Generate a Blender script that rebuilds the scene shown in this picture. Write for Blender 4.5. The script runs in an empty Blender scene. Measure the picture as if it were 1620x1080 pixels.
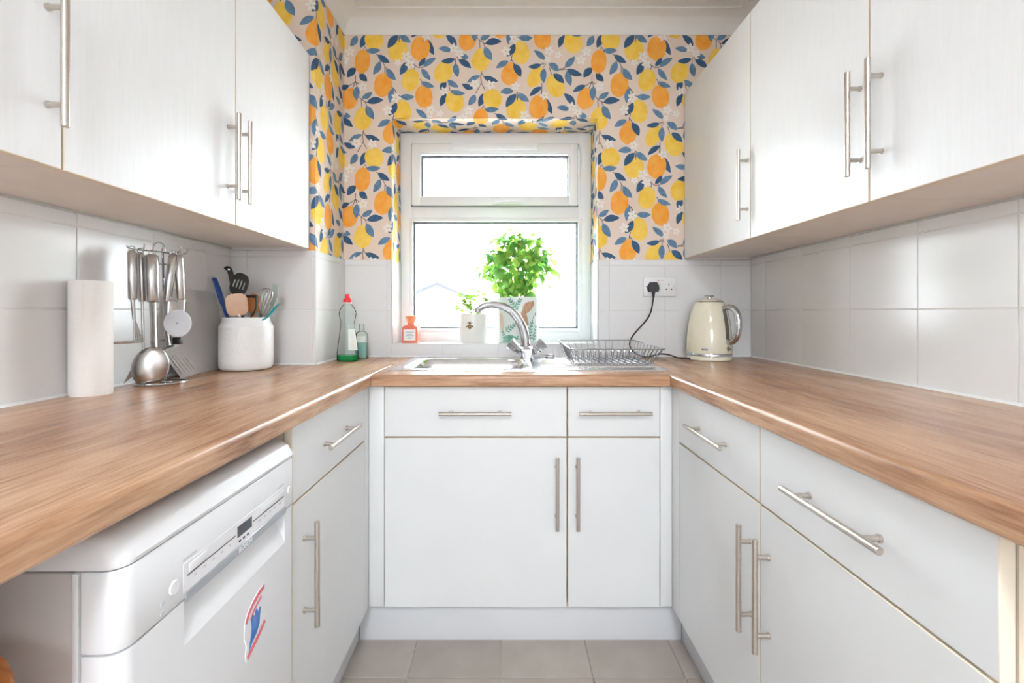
import bpy, bmesh, math, random
from mathutils import Vector, Matrix
R = math.radians
random.seed(7)
scene = bpy.context.scene
C = scene.collection

# ------------------------------------------------------------------ camera
F = 750.0; VX, VY = 804.0, 494.0; H = 1.107      # focal length (px), vanishing point, eye height
cam = bpy.data.cameras.new('camera'); cam_o = bpy.data.objects.new('camera', cam); C.objects.link(cam_o)
cam_o.location = (0, 0, H); cam_o.rotation_euler = (R(90), 0, 0)
cam.sensor_width = 36; cam.lens = 36 * F / 1620
cam.shift_x = (810 - VX) / 1620; cam.shift_y = (VY - 540) / 1620
cam.clip_start = 0.02
scene.camera = cam_o
def P(px, py, d): return Vector(((px - VX) * d / F, d, H - (py - VY) * d / F))

# ------------------------------------------------------------------ world, exposure
w = bpy.data.worlds.new('world'); scene.world = w; w.use_nodes = True
bg = w.node_tree.nodes['Background']; bg.inputs[0].default_value = (0.925, 0.965, 1.04, 1); bg.inputs[1].default_value = 20.0
scene.view_settings.view_transform = 'Standard'; scene.view_settings.look = 'None'
scene.view_settings.gamma = 1; scene.view_settings.use_curve_mapping = False
scene.view_settings.exposure = 0.10
FILL_W = 44.0  # power of the added ceiling fill light

# ------------------------------------------------------------------ materials
def lin(c):
    return tuple(((v / 255) / 12.92 if v / 255 <= 0.04045 else ((v / 255 + 0.055) / 1.055) ** 2.4) for v in c)
M = {}
def mat(name, col, rough=0.5, metal=0.0, col2=None, scale=20, stretch=(1, 1, 1), detail=3, bump=0, bscale=None, trans=0, spec=None, coat=0, emit=0, contrast=None):
    m = bpy.data.materials.new(name); m.use_nodes = True; nt = m.node_tree; b = nt.nodes['Principled BSDF']
    b.inputs['Base Color'].default_value = (*lin(col), 1); b.inputs['Roughness'].default_value = rough; b.inputs['Metallic'].default_value = metal
    if spec is not None: b.inputs['Specular IOR Level'].default_value = spec
    if coat: b.inputs['Coat Weight'].default_value = coat; b.inputs['Coat Roughness'].default_value = 0.08
    if emit: b.inputs['Emission Color'].default_value = (*lin(col), 1); b.inputs['Emission Strength'].default_value = emit
    if col2 is not None or bump:
        tc = nt.nodes.new('ShaderNodeTexCoord'); mp = nt.nodes.new('ShaderNodeMapping'); mp.inputs['Scale'].default_value = stretch
        nz = nt.nodes.new('ShaderNodeTexNoise'); nz.inputs['Scale'].default_value = scale; nz.inputs['Detail'].default_value = detail
        nt.links.new(tc.outputs['Object'], mp.inputs[0]); nt.links.new(mp.outputs[0], nz.inputs[0])
        if col2 is not None:
            rp = nt.nodes.new('ShaderNodeValToRGB'); lo, hi = contrast or (0.3, 0.7)
            rp.color_ramp.elements[0].position = lo; rp.color_ramp.elements[1].position = hi
            rp.color_ramp.elements[0].color = (*lin(col), 1); rp.color_ramp.elements[1].color = (*lin(col2), 1)
            nt.links.new(nz.outputs[0], rp.inputs[0]); nt.links.new(rp.outputs[0], b.inputs['Base Color'])
        if bump:
            src = nz
            if bscale:
                src = nt.nodes.new('ShaderNodeTexNoise'); src.inputs['Scale'].default_value = bscale; nt.links.new(mp.outputs[0], src.inputs[0])
            bp = nt.nodes.new('ShaderNodeBump'); bp.inputs['Strength'].default_value = bump; bp.inputs['Distance'].default_value = 0.002
            nt.links.new(src.outputs[0], bp.inputs['Height']); nt.links.new(bp.outputs[0], b.inputs['Normal'])
    M[name] = m; return m
def wood(name, axis):
    """oak-effect laminate, grain along the given axis"""
    m = bpy.data.materials.new(name); m.use_nodes = True; nt = m.node_tree; b = nt.nodes['Principled BSDF']
    tc = nt.nodes.new('ShaderNodeTexCoord')
    def nz(scale, long, detail, rough=0.55, dist=0.0, wseed=0):
        mp = nt.nodes.new('ShaderNodeMapping'); s = [1, 1, 1]; s[axis] = long; mp.inputs['Scale'].default_value = s
        mp.inputs['Location'].default_value = (wseed, wseed * 1.7, 0)
        n = nt.nodes.new('ShaderNodeTexNoise'); n.inputs['Scale'].default_value = scale; n.inputs['Detail'].default_value = detail
        n.inputs['Roughness'].default_value = rough; n.inputs['Distortion'].default_value = dist
        nt.links.new(tc.outputs['Object'], mp.inputs[0]); nt.links.new(mp.outputs[0], n.inputs[0]); return n
    a = nz(13, 0.13, 6, 0.65, 1.2); f = nz(160, 0.06, 4, 0.65); big = nz(3.6, 0.35, 3, 0.55, 0.8, 3.3)
    mx = nt.nodes.new('ShaderNodeMath'); mx.operation = 'MULTIPLY_ADD'; mx.inputs[1].default_value = 0.55
    nt.links.new(f.outputs[0], mx.inputs[0])
    m2 = nt.nodes.new('ShaderNodeMath'); m2.operation = 'MULTIPLY'; m2.inputs[1].default_value = 0.62; nt.links.new(a.outputs[0], m2.inputs[0])
    nt.links.new(m2.outputs[0], mx.inputs[2])
    m3 = nt.nodes.new('ShaderNodeMath'); m3.operation = 'MULTIPLY_ADD'; m3.inputs[1].default_value = 0.45
    nt.links.new(big.outputs[0], m3.inputs[0]); nt.links.new(mx.outputs[0], m3.inputs[2])
    rp = nt.nodes.new('ShaderNodeValToRGB'); e = rp.color_ramp.elements
    e[0].position = 0.60; e[0].color = (*lin((122, 85, 62)), 1); e[1].position = 1.0; e[1].color = (*lin((210, 171, 137)), 1)
    k = e.new(0.72); k.color = (*lin((160, 117, 88)), 1); k = e.new(0.84); k.color = (*lin((186, 143, 110)), 1)
    nt.links.new(m3.outputs[0], rp.inputs[0])
    vo = nt.nodes.new('ShaderNodeTexVoronoi'); vo.inputs['Scale'].default_value = 2.6          # knots
    mp = nt.nodes.new('ShaderNodeMapping'); s = [1, 1, 1]; s[axis] = 0.45; mp.inputs['Scale'].default_value = s
    nt.links.new(tc.outputs['Object'], mp.inputs[0]); nt.links.new(mp.outputs[0], vo.inputs[0])
    kr = nt.nodes.new('ShaderNodeValToRGB'); kr.color_ramp.elements[0].position = 0.01; kr.color_ramp.elements[1].position = 0.05
    nt.links.new(vo.outputs['Distance'], kr.inputs[0])
    mixk = nt.nodes.new('ShaderNodeMixRGB'); mixk.blend_type = 'MIX'; mixk.inputs[1].default_value = (*lin((132, 94, 72)), 1)
    nt.links.new(kr.outputs[0], mixk.inputs[0]); nt.links.new(rp.outputs[0], mixk.inputs[2])
    nt.links.new(mixk.outputs[0], b.inputs['Base Color'])
    b.inputs['Roughness'].default_value = 0.27
    bp = nt.nodes.new('ShaderNodeBump'); bp.inputs['Strength'].default_value = 0.12; bp.inputs['Distance'].default_value = 0.001
    nt.links.new(f.outputs[0], bp.inputs['Height']); nt.links.new(bp.outputs[0], b.inputs['Normal'])
    M[name] = m; return m
def clear(name, tint, gloss=0.06, rough=0.02):
    """thin clear sheet: transparent with a Fresnel gloss"""
    m = bpy.data.materials.new(name); m.use_nodes = True; nt = m.node_tree
    for n in list(nt.nodes):
        if n.type != 'OUTPUT_MATERIAL': nt.nodes.remove(n)
    out = [n for n in nt.nodes if n.type == 'OUTPUT_MATERIAL'][0]
    t = nt.nodes.new('ShaderNodeBsdfTransparent'); t.inputs[0].default_value = (*lin(tint), 1)
    g = nt.nodes.new('ShaderNodeBsdfGlossy'); g.inputs['Roughness'].default_value = rough
    fr = nt.nodes.new('ShaderNodeFresnel'); fr.inputs[0].default_value = 1.22
    mx = nt.nodes.new('ShaderNodeMixShader'); nt.links.new(fr.outputs[0], mx.inputs[0]); nt.links.new(t.outputs[0], mx.inputs[1]); nt.links.new(g.outputs[0], mx.inputs[2])
    nt.links.new(mx.outputs[0], out.inputs[0]); M[name] = m; return m
def leafmat(name, c1, c2):
    m = bpy.data.materials.new(name); m.use_nodes = True; nt = m.node_tree; b = nt.nodes['Principled BSDF']
    out = [n for n in nt.nodes if n.type == 'OUTPUT_MATERIAL'][0]
    oi = nt.nodes.new('ShaderNodeObjectInfo'); rp = nt.nodes.new('ShaderNodeValToRGB')
    rp.color_ramp.elements[0].color = (*lin(c1), 1); rp.color_ramp.elements[1].color = (*lin(c2), 1)
    nt.links.new(oi.outputs['Random'], rp.inputs[0]); nt.links.new(rp.outputs[0], b.inputs['Base Color']); b.inputs['Roughness'].default_value = 0.4
    tr = nt.nodes.new('ShaderNodeBsdfTranslucent'); nt.links.new(rp.outputs[0], tr.inputs[0])
    mx = nt.nodes.new('ShaderNodeMixShader'); mx.inputs[0].default_value = 0.6
    nt.links.new(b.outputs[0], mx.inputs[1]); nt.links.new(tr.outputs[0], mx.inputs[2]); nt.links.new(mx.outputs[0], out.inputs[0]); M[name] = m

mat('door', (234, 235, 236), 0.36, spec=0.4, col2=(238, 238, 239), scale=14, stretch=(9, 9, 0.7), bump=0.10, bscale=26)
mat('base_door', (236, 237, 238), 0.34, col2=(239, 240, 240), scale=6)
mat('carcass', (226, 212, 190), 0.5, col2=(232, 220, 202), scale=9)
mat('underside', (238, 231, 224), 0.5, col2=(242, 236, 230), scale=9)
mat('edging', (240, 230, 212), 0.45, col2=(236, 224, 204), scale=8)
mat('plinth', (234, 236, 240), 0.4, col2=(238, 239, 242), scale=5)
mat('tile', (232, 232, 233), 0.2, spec=0.35, col2=(235, 235, 236), scale=4)
mat('grout', (228, 227, 226), 0.7, col2=(234, 233, 232), scale=40)
mat('plaster', (240, 238, 235), 0.8, col2=(244, 242, 240), scale=6)
mat('sealant', (246, 246, 246), 0.4, col2=(240, 240, 240), scale=12)
mat('upvc', (240, 241, 243), 0.3, col2=(243, 244, 246), scale=4)
mat('seal_dark', (116, 120, 128), 0.7, col2=(130, 134, 142), scale=20)
mat('steel_brushed', (196, 188, 180), 0.32, 1.0, col2=(210, 203, 196), scale=60, stretch=(1, 1, 12))
mat('steel', (190, 188, 187), 0.25, 1.0, col2=(202, 200, 199), scale=30)
mat('steel_dark', (128, 118, 112), 0.45, 1.0, col2=(142, 132, 126), scale=30)
mat('sink_steel', (222, 222, 224), 0.2, 1.0, col2=(232, 232, 234), scale=40)
mat('chrome', (196, 198, 203), 0.08, 1.0, col2=(204, 206, 211), scale=5)
mat('wire_steel', (150, 152, 156), 0.3, 1.0, col2=(166, 168, 172), scale=30)
mat('appliance', (240, 241, 244), 0.28, col2=(243, 244, 246), scale=4)
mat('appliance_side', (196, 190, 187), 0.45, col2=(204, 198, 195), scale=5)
mat('grey_band', (170, 174, 180), 0.3, 0.4, col2=(178, 182, 188), scale=9)
mat('display', (52, 58, 68), 0.15, col2=(60, 66, 76), scale=9)
mat('print_grey', (204, 206, 210), 0.5, col2=(212, 214, 218), scale=30)
mat('print_white', (246, 246, 248), 0.4, col2=(240, 240, 244), scale=30)
mat('gap', (70, 66, 62), 0.8, col2=(84, 80, 76), scale=30)
mat('sticker_white', (240, 240, 245), 0.4, col2=(246, 246, 250), scale=20)
mat('sticker_red', (226, 96, 112), 0.45, col2=(236, 130, 140), scale=90)
mat('sticker_blue', (40, 104, 190), 0.45, col2=(110, 160, 220), scale=45)
mat('pine', (196, 110, 40), 0.25, col2=(214, 132, 56), scale=14, stretch=(1, 6, 1))
mat('paper', (244, 241, 238), 0.9, col2=(247, 245, 243), scale=10, bump=0.5, bscale=90)
mat('crock', (236, 236, 236), 0.35, col2=(240, 240, 240), scale=8, bump=0.9, bscale=75)
mat('crock_rim', (240, 240, 240), 0.22, col2=(243, 243, 243), scale=8)
mat('board', (206, 206, 206), 0.18, 0.25, col2=(214, 213, 211), scale=5)
mat('wheel_alloy', (204, 205, 210), 0.5, 0.2, col2=(212, 213, 217), scale=20)
mat('black_plastic', (30, 30, 32), 0.35, col2=(38, 38, 40), scale=20)
mat('blue_plastic', (14, 62, 140), 0.35, col2=(24, 80, 160), scale=20)
mat('teal_plastic', (30, 140, 150), 0.4, col2=(44, 156, 164), scale=20)
mat('sage_silicone', (160, 170, 160), 0.5, col2=(172, 180, 170), scale=20)
mat('spoon_wood', (196, 122, 66), 0.5, col2=(212, 142, 86), scale=20, stretch=(1, 1, .2))
mat('steel_copper_reflection', (226, 190, 164), 0.28, 0.8, col2=(214, 160, 124), scale=14)  # plain steel; the copper reflection is put into its base colour
mat('kettle_cream', (236, 229, 206), 0.18, col2=(238, 232, 212), scale=4, coat=0.5)
mat('kettle_window', (96, 98, 94), 0.15, col2=(120, 120, 114), scale=16)
mat('cable', (32, 32, 36), 0.45, col2=(40, 40, 44), scale=30)
mat('plug', (38, 42, 52), 0.45, col2=(46, 50, 60), scale=30)
mat('socket', (238, 238, 238), 0.3, col2=(242, 242, 242), scale=8)
mat('slot', (20, 20, 20), 0.7, col2=(34, 34, 34), scale=30)
mat('red_plastic', (232, 40, 48), 0.35, col2=(238, 60, 62), scale=20)
mat('green_liquid', (14, 140, 74), 0.15, col2=(26, 154, 86), scale=9)
mat('label_print', (226, 240, 232), 0.5, col2=(244, 248, 246), scale=60)
mat('teal_liquid', (150, 196, 190), 0.25, col2=(168, 208, 202), scale=14)
mat('candle_glass', (236, 118, 92), 0.2, col2=(242, 140, 112), scale=10)
mat('candle_lid', (246, 150, 104), 0.25, col2=(250, 172, 128), scale=10)
mat('paper_label', (252, 250, 250), 0.6, col2=(248, 246, 247), scale=20)
mat('label_ink', (196, 170, 172), 0.6, col2=(180, 200, 200), scale=90)
mat('pot_white', (242, 241, 234), 0.3, col2=(245, 244, 238), scale=6)
mat('bee_dark', (70, 62, 56), 0.6, col2=(90, 80, 70), scale=60)
mat('bee_gold', (226, 164, 74), 0.5, col2=(236, 182, 96), scale=60)
mat('pot_pale', (240, 243, 240), 0.4, col2=(226, 238, 232), scale=12)
mat('pot_green', (88, 148, 130), 0.5, col2=(150, 196, 176), scale=40)
mat('pot_brown', (186, 140, 112), 0.5, col2=(206, 168, 140), scale=60)
mat('pot_cream', (228, 206, 176), 0.5, col2=(238, 220, 196), scale=60)
mat('soil', (80, 58, 44), 0.9, col2=(104, 78, 60), scale=60)
mat('stem', (150, 110, 80), 0.6, col2=(140, 150, 80), scale=30)
mat('green_stem', (150, 190, 80), 0.6, col2=(170, 205, 100), scale=30)
leafmat('basil', (120, 178, 96), (196, 226, 112)); leafmat('basil_mid', (128, 184, 96), (128, 184, 96)); leafmat('basil_deep', (100, 164, 88), (100, 164, 88)); leafmat('basil_pale', (176, 214, 108), (176, 214, 108)); leafmat('herb', (96, 148, 36), (160, 196, 66))
mat('stone', (176, 166, 156), 0.45, col2=(198, 189, 180), scale=7, detail=6, contrast=(0.25, 0.75))
mat('paving', (206, 202, 198), 0.9, col2=(216, 213, 210), scale=3)
mat('shed', (238, 236, 232), 0.8, col2=(244, 242, 240), scale=3)
mat('roof_grey', (48, 49, 54), 0.95, col2=(56, 57, 62), scale=5)
mat('render', (244, 242, 240), 0.9, col2=(248, 246, 244), scale=3)
mat('fill_glow', (255, 246, 232), 0.5, emit=6.0)  # glowing diffuser of the added ceiling fill light
mat('paper_base', (234, 213, 197), 0.75, col2=(237, 217, 202), scale=5)
mat('ink_yellow', (246, 196, 58), 0.7, col2=(250, 214, 104), scale=34, detail=5)
mat('ink_orange', (248, 158, 44), 0.7, col2=(250, 182, 82), scale=34, detail=5)
mat('ink_navy', (44, 78, 112), 0.7, col2=(60, 98, 136), scale=60)
mat('ink_slate', (82, 118, 152), 0.7, col2=(112, 146, 176), scale=60)
mat('ink_stem', (88, 78, 84), 0.7, col2=(98, 88, 92), scale=60)
mat('ink_white', (248, 243, 240), 0.7, col2=(242, 234, 228), scale=60)
wood('oak_y', 1); wood('oak_x', 0)
clear('glass', (250, 253, 252)); clear('clear_plastic', (249, 253, 251))
# floor tiles vary piece by piece
nt = M['stone'].node_tree; b_ = nt.nodes['Principled BSDF']; lk = b_.inputs['Base Color'].links[0].from_socket
hs = nt.nodes.new('ShaderNodeHueSaturation'); oi = nt.nodes.new('ShaderNodeObjectInfo'); mr = nt.nodes.new('ShaderNodeMapRange')
mr.inputs[3].default_value = 0.93; mr.inputs[4].default_value = 1.06
nt.links.new(oi.outputs['Random'], mr.inputs[0]); nt.links.new(mr.outputs[0], hs.inputs['Value']); nt.links.new(lk, hs.inputs['Color']); nt.links.new(hs.outputs[0], b_.inputs['Base Color'])

# ------------------------------------------------------------------ mesh helpers
class MB:
    def __init__(s): s.v = []; s.f = []; s.m = []
    def add(s, vs, fs, mi=0):
        o = len(s.v); s.v += [Vector(p) for p in vs]; s.f += [[i + o for i in f] for f in fs]; s.m += [mi] * len(fs); return s
    def box(s, x0, x1, y0, y1, z0, z1, bev=0.0, mi=0, segs=2):
        bm = bmesh.new(); bmesh.ops.create_cube(bm, size=1)
        for v in bm.verts: v.co = Vector(((x0 + x1) / 2 + v.co.x * (x1 - x0), (y0 + y1) / 2 + v.co.y * (y1 - y0), (z0 + z1) / 2 + v.co.z * (z1 - z0)))
        if bev: bmesh.ops.bevel(bm, geom=bm.edges[:], offset=bev, segments=segs, affect='EDGES', profile=0.5)
        bm.verts.index_update(); s.add([v.co.copy() for v in bm.verts], [[v.index for v in f.verts] for f in bm.faces], mi); bm.free(); return s
    def tube(s, pts, r, n=10, mi=0, closed=False, cap=True, flat=None):
        pts = [Vector(p) for p in pts]; rs = r if isinstance(r, (list, tuple)) else [r] * len(pts); rings = []; prev = None; N = len(pts)
        for i, p in enumerate(pts):
            if closed: t = pts[(i + 1) % N] - pts[i - 1]
            else: t = (pts[min(i + 1, N - 1)] - pts[max(i - 1, 0)])
            t.normalize()
            if prev is None:
                up = Vector((0, 0, 1)) if abs(t.z) < 0.9 else Vector((0, 1, 0)); a = t.cross(up).normalized()
            else: a = (prev - t * prev.dot(t)).normalized()
            prev = a; bb = t.cross(a); k = flat if flat else 1
            rings.append([p + a * math.cos(2 * math.pi * j / n) * rs[i] + bb * math.sin(2 * math.pi * j / n) * rs[i] * k for j in range(n)])
        vs = [q for ring in rings for q in ring]; fs = []
        for i in range(N if closed else N - 1):
            for j in range(n):
                i2 = (i + 1) % N; fs.append([i * n + j, i * n + (j + 1) % n, i2 * n + (j + 1) % n, i2 * n + j])
        if cap and not closed: fs += [list(range(n))[::-1], [(N - 1) * n + j for j in range(n)]]
        return s.add(vs, fs, mi)
    def lathe(s, prof, c=(0, 0, 0), n=40, mi=0, cap=True):
        vs = [(c[0] + r * math.cos(2 * math.pi * j / n), c[1] + r * math.sin(2 * math.pi * j / n), c[2] + z) for r, z in prof for j in range(n)]; fs = []
        for i in range(len(prof) - 1):
            for j in range(n): fs.append([i * n + j, i * n + (j + 1) % n, (i + 1) * n + (j + 1) % n, (i + 1) * n + j])
        if cap: fs += [list(range(n))[::-1], [(len(prof) - 1) * n + j for j in range(n)]]
        return s.add(vs, fs, mi)
    def prism(s, poly, ext, mi=0):
        """poly: 3D points of a planar outline, ext: extrusion vector"""
        n = len(poly); e = Vector(ext); vs = [Vector(p) for p in poly] + [Vector(p) + e for p in poly]
        fs = [list(range(n))[::-1], list(range(n, 2 * n))] + [[i, (i + 1) % n, n + (i + 1) % n, n + i] for i in range(n)]
        return s.add(vs, fs, mi)
    def loft(s, rings, cap=True, mi=0):
        n = len(rings[0]); vs = [p for r_ in rings for p in r_]; fs = []
        for i in range(len(rings) - 1):
            for j in range(n): fs.append([i * n + j, i * n + (j + 1) % n, (i + 1) * n + (j + 1) % n, (i + 1) * n + j])
        if cap: fs += [list(range(n))[::-1], [(len(rings) - 1) * n + j for j in range(n)]]
        return s.add(vs, fs, mi)
def wloc(o):
    v = Vector((0, 0, 0))
    while o: v += o.location; o = o.parent
    return v
def obj(name, mb, mats, parent=None, smooth=40, recalc=True, loc=None):
    me = bpy.data.meshes.new(name); base = wloc(parent) if parent else Vector((0, 0, 0))
    if loc is not None: base = base + Vector(loc) if False else Vector(loc)
    me.from_pydata([v - base for v in mb.v], [], mb.f)
    mats = [mats] if isinstance(mats, str) else mats
    for k in mats: me.materials.append(M[k])
    for p, i in zip(me.polygons, mb.m): p.material_index = i
    if recalc:
        bm = bmesh.new(); bm.from_mesh(me); bmesh.ops.recalc_face_normals(bm, faces=bm.faces[:]); bm.to_mesh(me); bm.free()
    me.shade_smooth(); me.set_sharp_from_angle(angle=R(smooth)); me.update()
    o = bpy.data.objects.new(name, me); C.objects.link(o); o.parent = parent
    if loc is not None: o.location = Vector(loc) - (wloc(parent) if parent else Vector((0, 0, 0)))
    return o
def tag(o, label, cat, group=None):
    o['label'] = label; o['category'] = cat
    if group: o['group'] = group
    return o
def thing(name, label, cat, loc=(0, 0, 0), group=None):
    o = bpy.data.objects.new(name, None); C.objects.link(o); o.location = loc; o.empty_display_size = 0.05
    return tag(o, label, cat, group)
def single(name, mb, mats, label, cat, group=None, **k):
    """one-mesh thing, origin at its base centre"""
    xs = [v.x for v in mb.v]; ys = [v.y for v in mb.v]; zs = [v.z for v in mb.v]
    o = obj(name, mb, mats, loc=((min(xs) + max(xs)) / 2, (min(ys) + max(ys)) / 2, min(zs)), **k)
    return tag(o, label, cat, group)
def struct(name, mb, mats, **k):
    o = obj(name, mb, mats, **k); o['kind'] = 'structure'; return o
def text(name, body, size, origin, xdir, updir, material, parent, thick=0.0004, align='CENTER'):
    cu = bpy.data.curves.new(name, 'FONT'); cu.body = body; cu.size = size; cu.align_x = align; cu.align_y = 'CENTER'; cu.extrude = thick
    t = bpy.data.objects.new('tmp', cu); C.objects.link(t); bpy.context.view_layer.update()
    me = bpy.data.meshes.new_from_object(t); bpy.data.objects.remove(t); bpy.data.curves.remove(cu)
    x = Vector(xdir).normalized(); u = Vector(updir).normalized(); z = x.cross(u); b = wloc(parent)
    me.transform(Matrix(((x.x, u.x, z.x, origin[0] - b.x), (x.y, u.y, z.y, origin[1] - b.y), (x.z, u.z, z.z, origin[2] - b.z), (0, 0, 0, 1))))
    me.materials.clear(); me.materials.append(M[material])
    o = bpy.data.objects.new(name, me); C.objects.link(o); o.parent = parent; return o
def smoothpath(pts, k=6):
    pts = [Vector(p) for p in pts]; out = []
    for i in range(len(pts) - 1):
        p0 = pts[max(i - 1, 0)]; p1 = pts[i]; p2 = pts[i + 1]; p3 = pts[min(i + 2, len(pts) - 1)]
        for j in range(k):
            t = j / k
            out.append(0.5 * ((2 * p1) + (p2 - p0) * t + (2 * p0 - 5 * p1 + 4 * p2 - p3) * t * t + (3 * p1 - p0 - 3 * p2 + p3) * t ** 3))
    out.append(pts[-1]); return out

# ------------------------------------------------------------------ room shell
XL, XR, YB, YF, ZC = -1.064, 1.096, 2.135, -3.0, 2.43      # wall faces and ceiling
PX, PY = -0.739, 1.814                                     # boxed pier in the left corner
WX0, WX1, WZ0, WZ1, WY = -0.525, 0.404, 0.962, 1.98, 2.305 # window opening, frame plane
ZT = 0.908; ZB = 0.870                                     # worktop top / underside
ZPAPER = 1.343
fl = struct('floor', MB().box(XL - .1, XR + .1, YF - .1, YB + .25, -0.1, -0.006), 'grout')
ft = MB().box(-0.1395, 0.1395, -0.1395, 0.1395, -0.006, 0.0, 0.0015, segs=1)
ft_me = None; px_ = 0.2815
for i in range(-4, 5):
    for j in range(-16, 3):
        x = -0.0246 + px_ * (i + 0.5); y = 1.436 + px_ * (j + 0.5)
        if x - .14 < XL or x + .14 > XR + .15 or y < YF + .14 or y > YB - .14: continue
        if ft_me is None:
            o = obj('floor_tile', ft, 'stone', fl); ft_me = o.data
        else:
            o = bpy.data.objects.new('floor_tile', ft_me); C.objects.link(o); o.parent = fl
        o.location = (x, y, 0)
ceil = struct('ceiling', MB().box(XL - .1, XR + .1, YF - .1, YB + .25, ZC, ZC + .1), 'plaster')
wl = struct('wall_left', MB().box(XL - .1, XL, YF - .1, YB + .25, 0, ZC), 'plaster')
wr = struct('wall_right', MB().box(XR, XR + .1, YF - .1, YB + .25, 0, ZC), 'plaster')
mb = MB()
mb.box(XL, WX0, YB, YB + .25, 0, ZC).box(WX1, XR, YB, YB + .25, 0, ZC).box(WX0, WX1, YB, YB + .25, WZ1, ZC).box(WX0, WX1, YB, YB + .25, 0, WZ0)
wb = struct('wall_back', mb, 'plaster')
wp = struct('wall_pier', MB().box(XL, PX, PY, YB, 0, ZC), 'plaster')
# rear wall behind the camera with a window added to let in fill light
GX0, GX1, GZ0_, GZ1_ = -.55, .55, 1.05, 2.0
wf = struct('wall_front', MB().box(XL, GX0, YF - .1, YF, 0, ZC).box(GX1, XR, YF - .1, YF, 0, ZC).box(GX0, GX1, YF - .1, YF, GZ1_, ZC).box(GX0, GX1, YF - .1, YF, 0, GZ0_), 'plaster')
mb = MB()
for x0, x1 in ((GX0, GX0 + .07), (-.05, .05), (GX1 - .07, GX1)): mb.box(x0, x1, YF - .09, YF - .03, GZ0_, GZ1_, .004)
mb.box(GX0, GX1, YF - .09, YF - .03, GZ0_, GZ0_ + .07, .004).box(GX0, GX1, YF - .09, YF - .03, GZ1_ - .07, GZ1_, .004)
dr = struct('fill_window', mb, 'upvc')
for x0, x1 in ((GX0 + .06, -.04), (.04, GX1 - .06)): obj('pane', MB().box(x0, x1, YF - .064, YF - .058, GZ0_ + .06, GZ1_ - .06), 'glass', dr)
# coving
def coving(name, path):
    # path: wall-line corner points (x, y) with inward diagonal offsets
    prof = [(0, 0), (0.006, 0)] + [(0.006 + 0.079 * (1 - math.cos(a)), 0.070 * math.sin(a) ** 1.0) for a in [R(k) for k in range(10, 91, 10)]] + [(0.085, 0.078), (0, 0.078)]
    rings = []
    for (x, y), (dx, dy) in path: rings.append([(x + dx * a, y + dy * a, 2.354 + b) for a, b in prof])
    return struct(name, MB().loft(rings), 'plaster')
coving('trim_1', [((XL, YF), (1, 0)), ((XL, PY), (1, -1)), ((PX, PY), (1, -1)), ((PX, YB), (1, -1)), ((XR, YB), (-1, -1)), ((XR, YF), (-1, 0))])
# sealant beads along the worktop
def bead(name, a, b, n):
    a = Vector(a); b = Vector(b); n = Vector(n); poly = [a, a + n * .006, a + n * .0015 + Vector((0, 0, .006)), a + Vector((0, 0, .006))]
    return struct(name, MB().prism(poly, b - a), 'sealant')
bead('trim_2', (XL + .006, .1, ZT), (XL + .006, PY - .006, ZT), (1, 0, 0)); bead('trim_3', (XR - .006, .1, ZT), (XR - .006, YB - .006, ZT), (-1, 0, 0))
bead('trim_4', (XL + .006, PY - .006, ZT), (PX + .006, PY - .006, ZT), (0, -1, 0)); bead('trim_5', (PX + .006, PY - .006, ZT), (PX + .006, YB - .006, ZT), (1, 0, 0))
bead('trim_6', (PX + .006, YB - .006, ZT), (XR - .006, YB - .006, ZT), (0, -1, 0))

# wall tiles, each its own piece (25 x 20 cm) on a grout bed
gb_ = .0046
obj('grout_bed', MB().box(XR - gb_, XR - .0005, .05, YB - .001, ZT, 1.3495), 'grout', wr)
obj('grout_bed', MB().box(XL + .0005, XL + gb_, .05, PY - .001, ZT, 1.3495), 'grout', wl)
obj('grout_bed', MB().box(PX, WX0 - .001, YB - gb_, YB - .0005, ZT, ZPAPER - .001).box(WX1 + .001, XR, YB - gb_, YB - .0005, ZT, ZPAPER - .001).box(WX0 - .001, WX1 + .001, YB - gb_, YB - .0005, ZT, WZ0), 'grout', wb)
obj('grout_bed', MB().box(XL, PX + gb_, PY - gb_, PY - .0005, ZT, ZPAPER - .001).box(PX + .0005, PX + gb_, PY - .001, YB, ZT, ZPAPER - .001), 'grout', wp)
TILE = {}
ROWS = [(ZT + .003, 1.1145), (1.117, 1.3165), (1.319, ZPAPER)]
def tile(parent, axis, plane, a0, a1, z0, z1, sgn):
    if a1 - a0 < 0.006: return
    wd, hh = a1 - a0 - .0020, z1 - z0; key = (axis, sgn, round(wd, 4), round(hh, 4))
    if key not in TILE:
        m = MB(); t = 0.006
        if axis == 'x': m.box(-wd / 2, wd / 2, 0, t, 0, hh, .0011, segs=1)
        else: m.box(0, t, -wd / 2, wd / 2, 0, hh, .0011, segs=1)
        if sgn > 0: pass
        o = obj('tile', m, 'tile'); TILE[key] = o.data
    else:
        o = bpy.data.objects.new('tile', TILE[key]); C.objects.link(o)
    o.parent = parent; c = (a0 + a1) / 2
    off = 0 if sgn < 0 else -0.006
    o.location = (c, plane - .006 + (0 if sgn < 0 else .006), z0) if axis == 'x' else (plane - (.006 if sgn < 0 else 0), c, z0)
def cuts(a, b, first, pitch=.25):
    xs = [a]; k = math.ceil((a - first) / pitch + 1e-6)
    while first + k * pitch < b - 1e-6: xs.append(first + k * pitch); k += 1
    return xs + [b]
for z0, z1 in ROWS[:2] + [(1.319, 1.350)]:
    c_ = cuts(.05, YB - .006, 1.762)
    for a0, a1 in zip(c_, c_[1:]): tile(wr, 'y', XR, a0, a1, z0, z1, -1)
    c_ = cuts(.05, PY - .006, 1.1626)
    for a0, a1 in zip(c_, c_[1:]): tile(wl, 'y', XL, a0, a1, z0, z1, 1)
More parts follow.
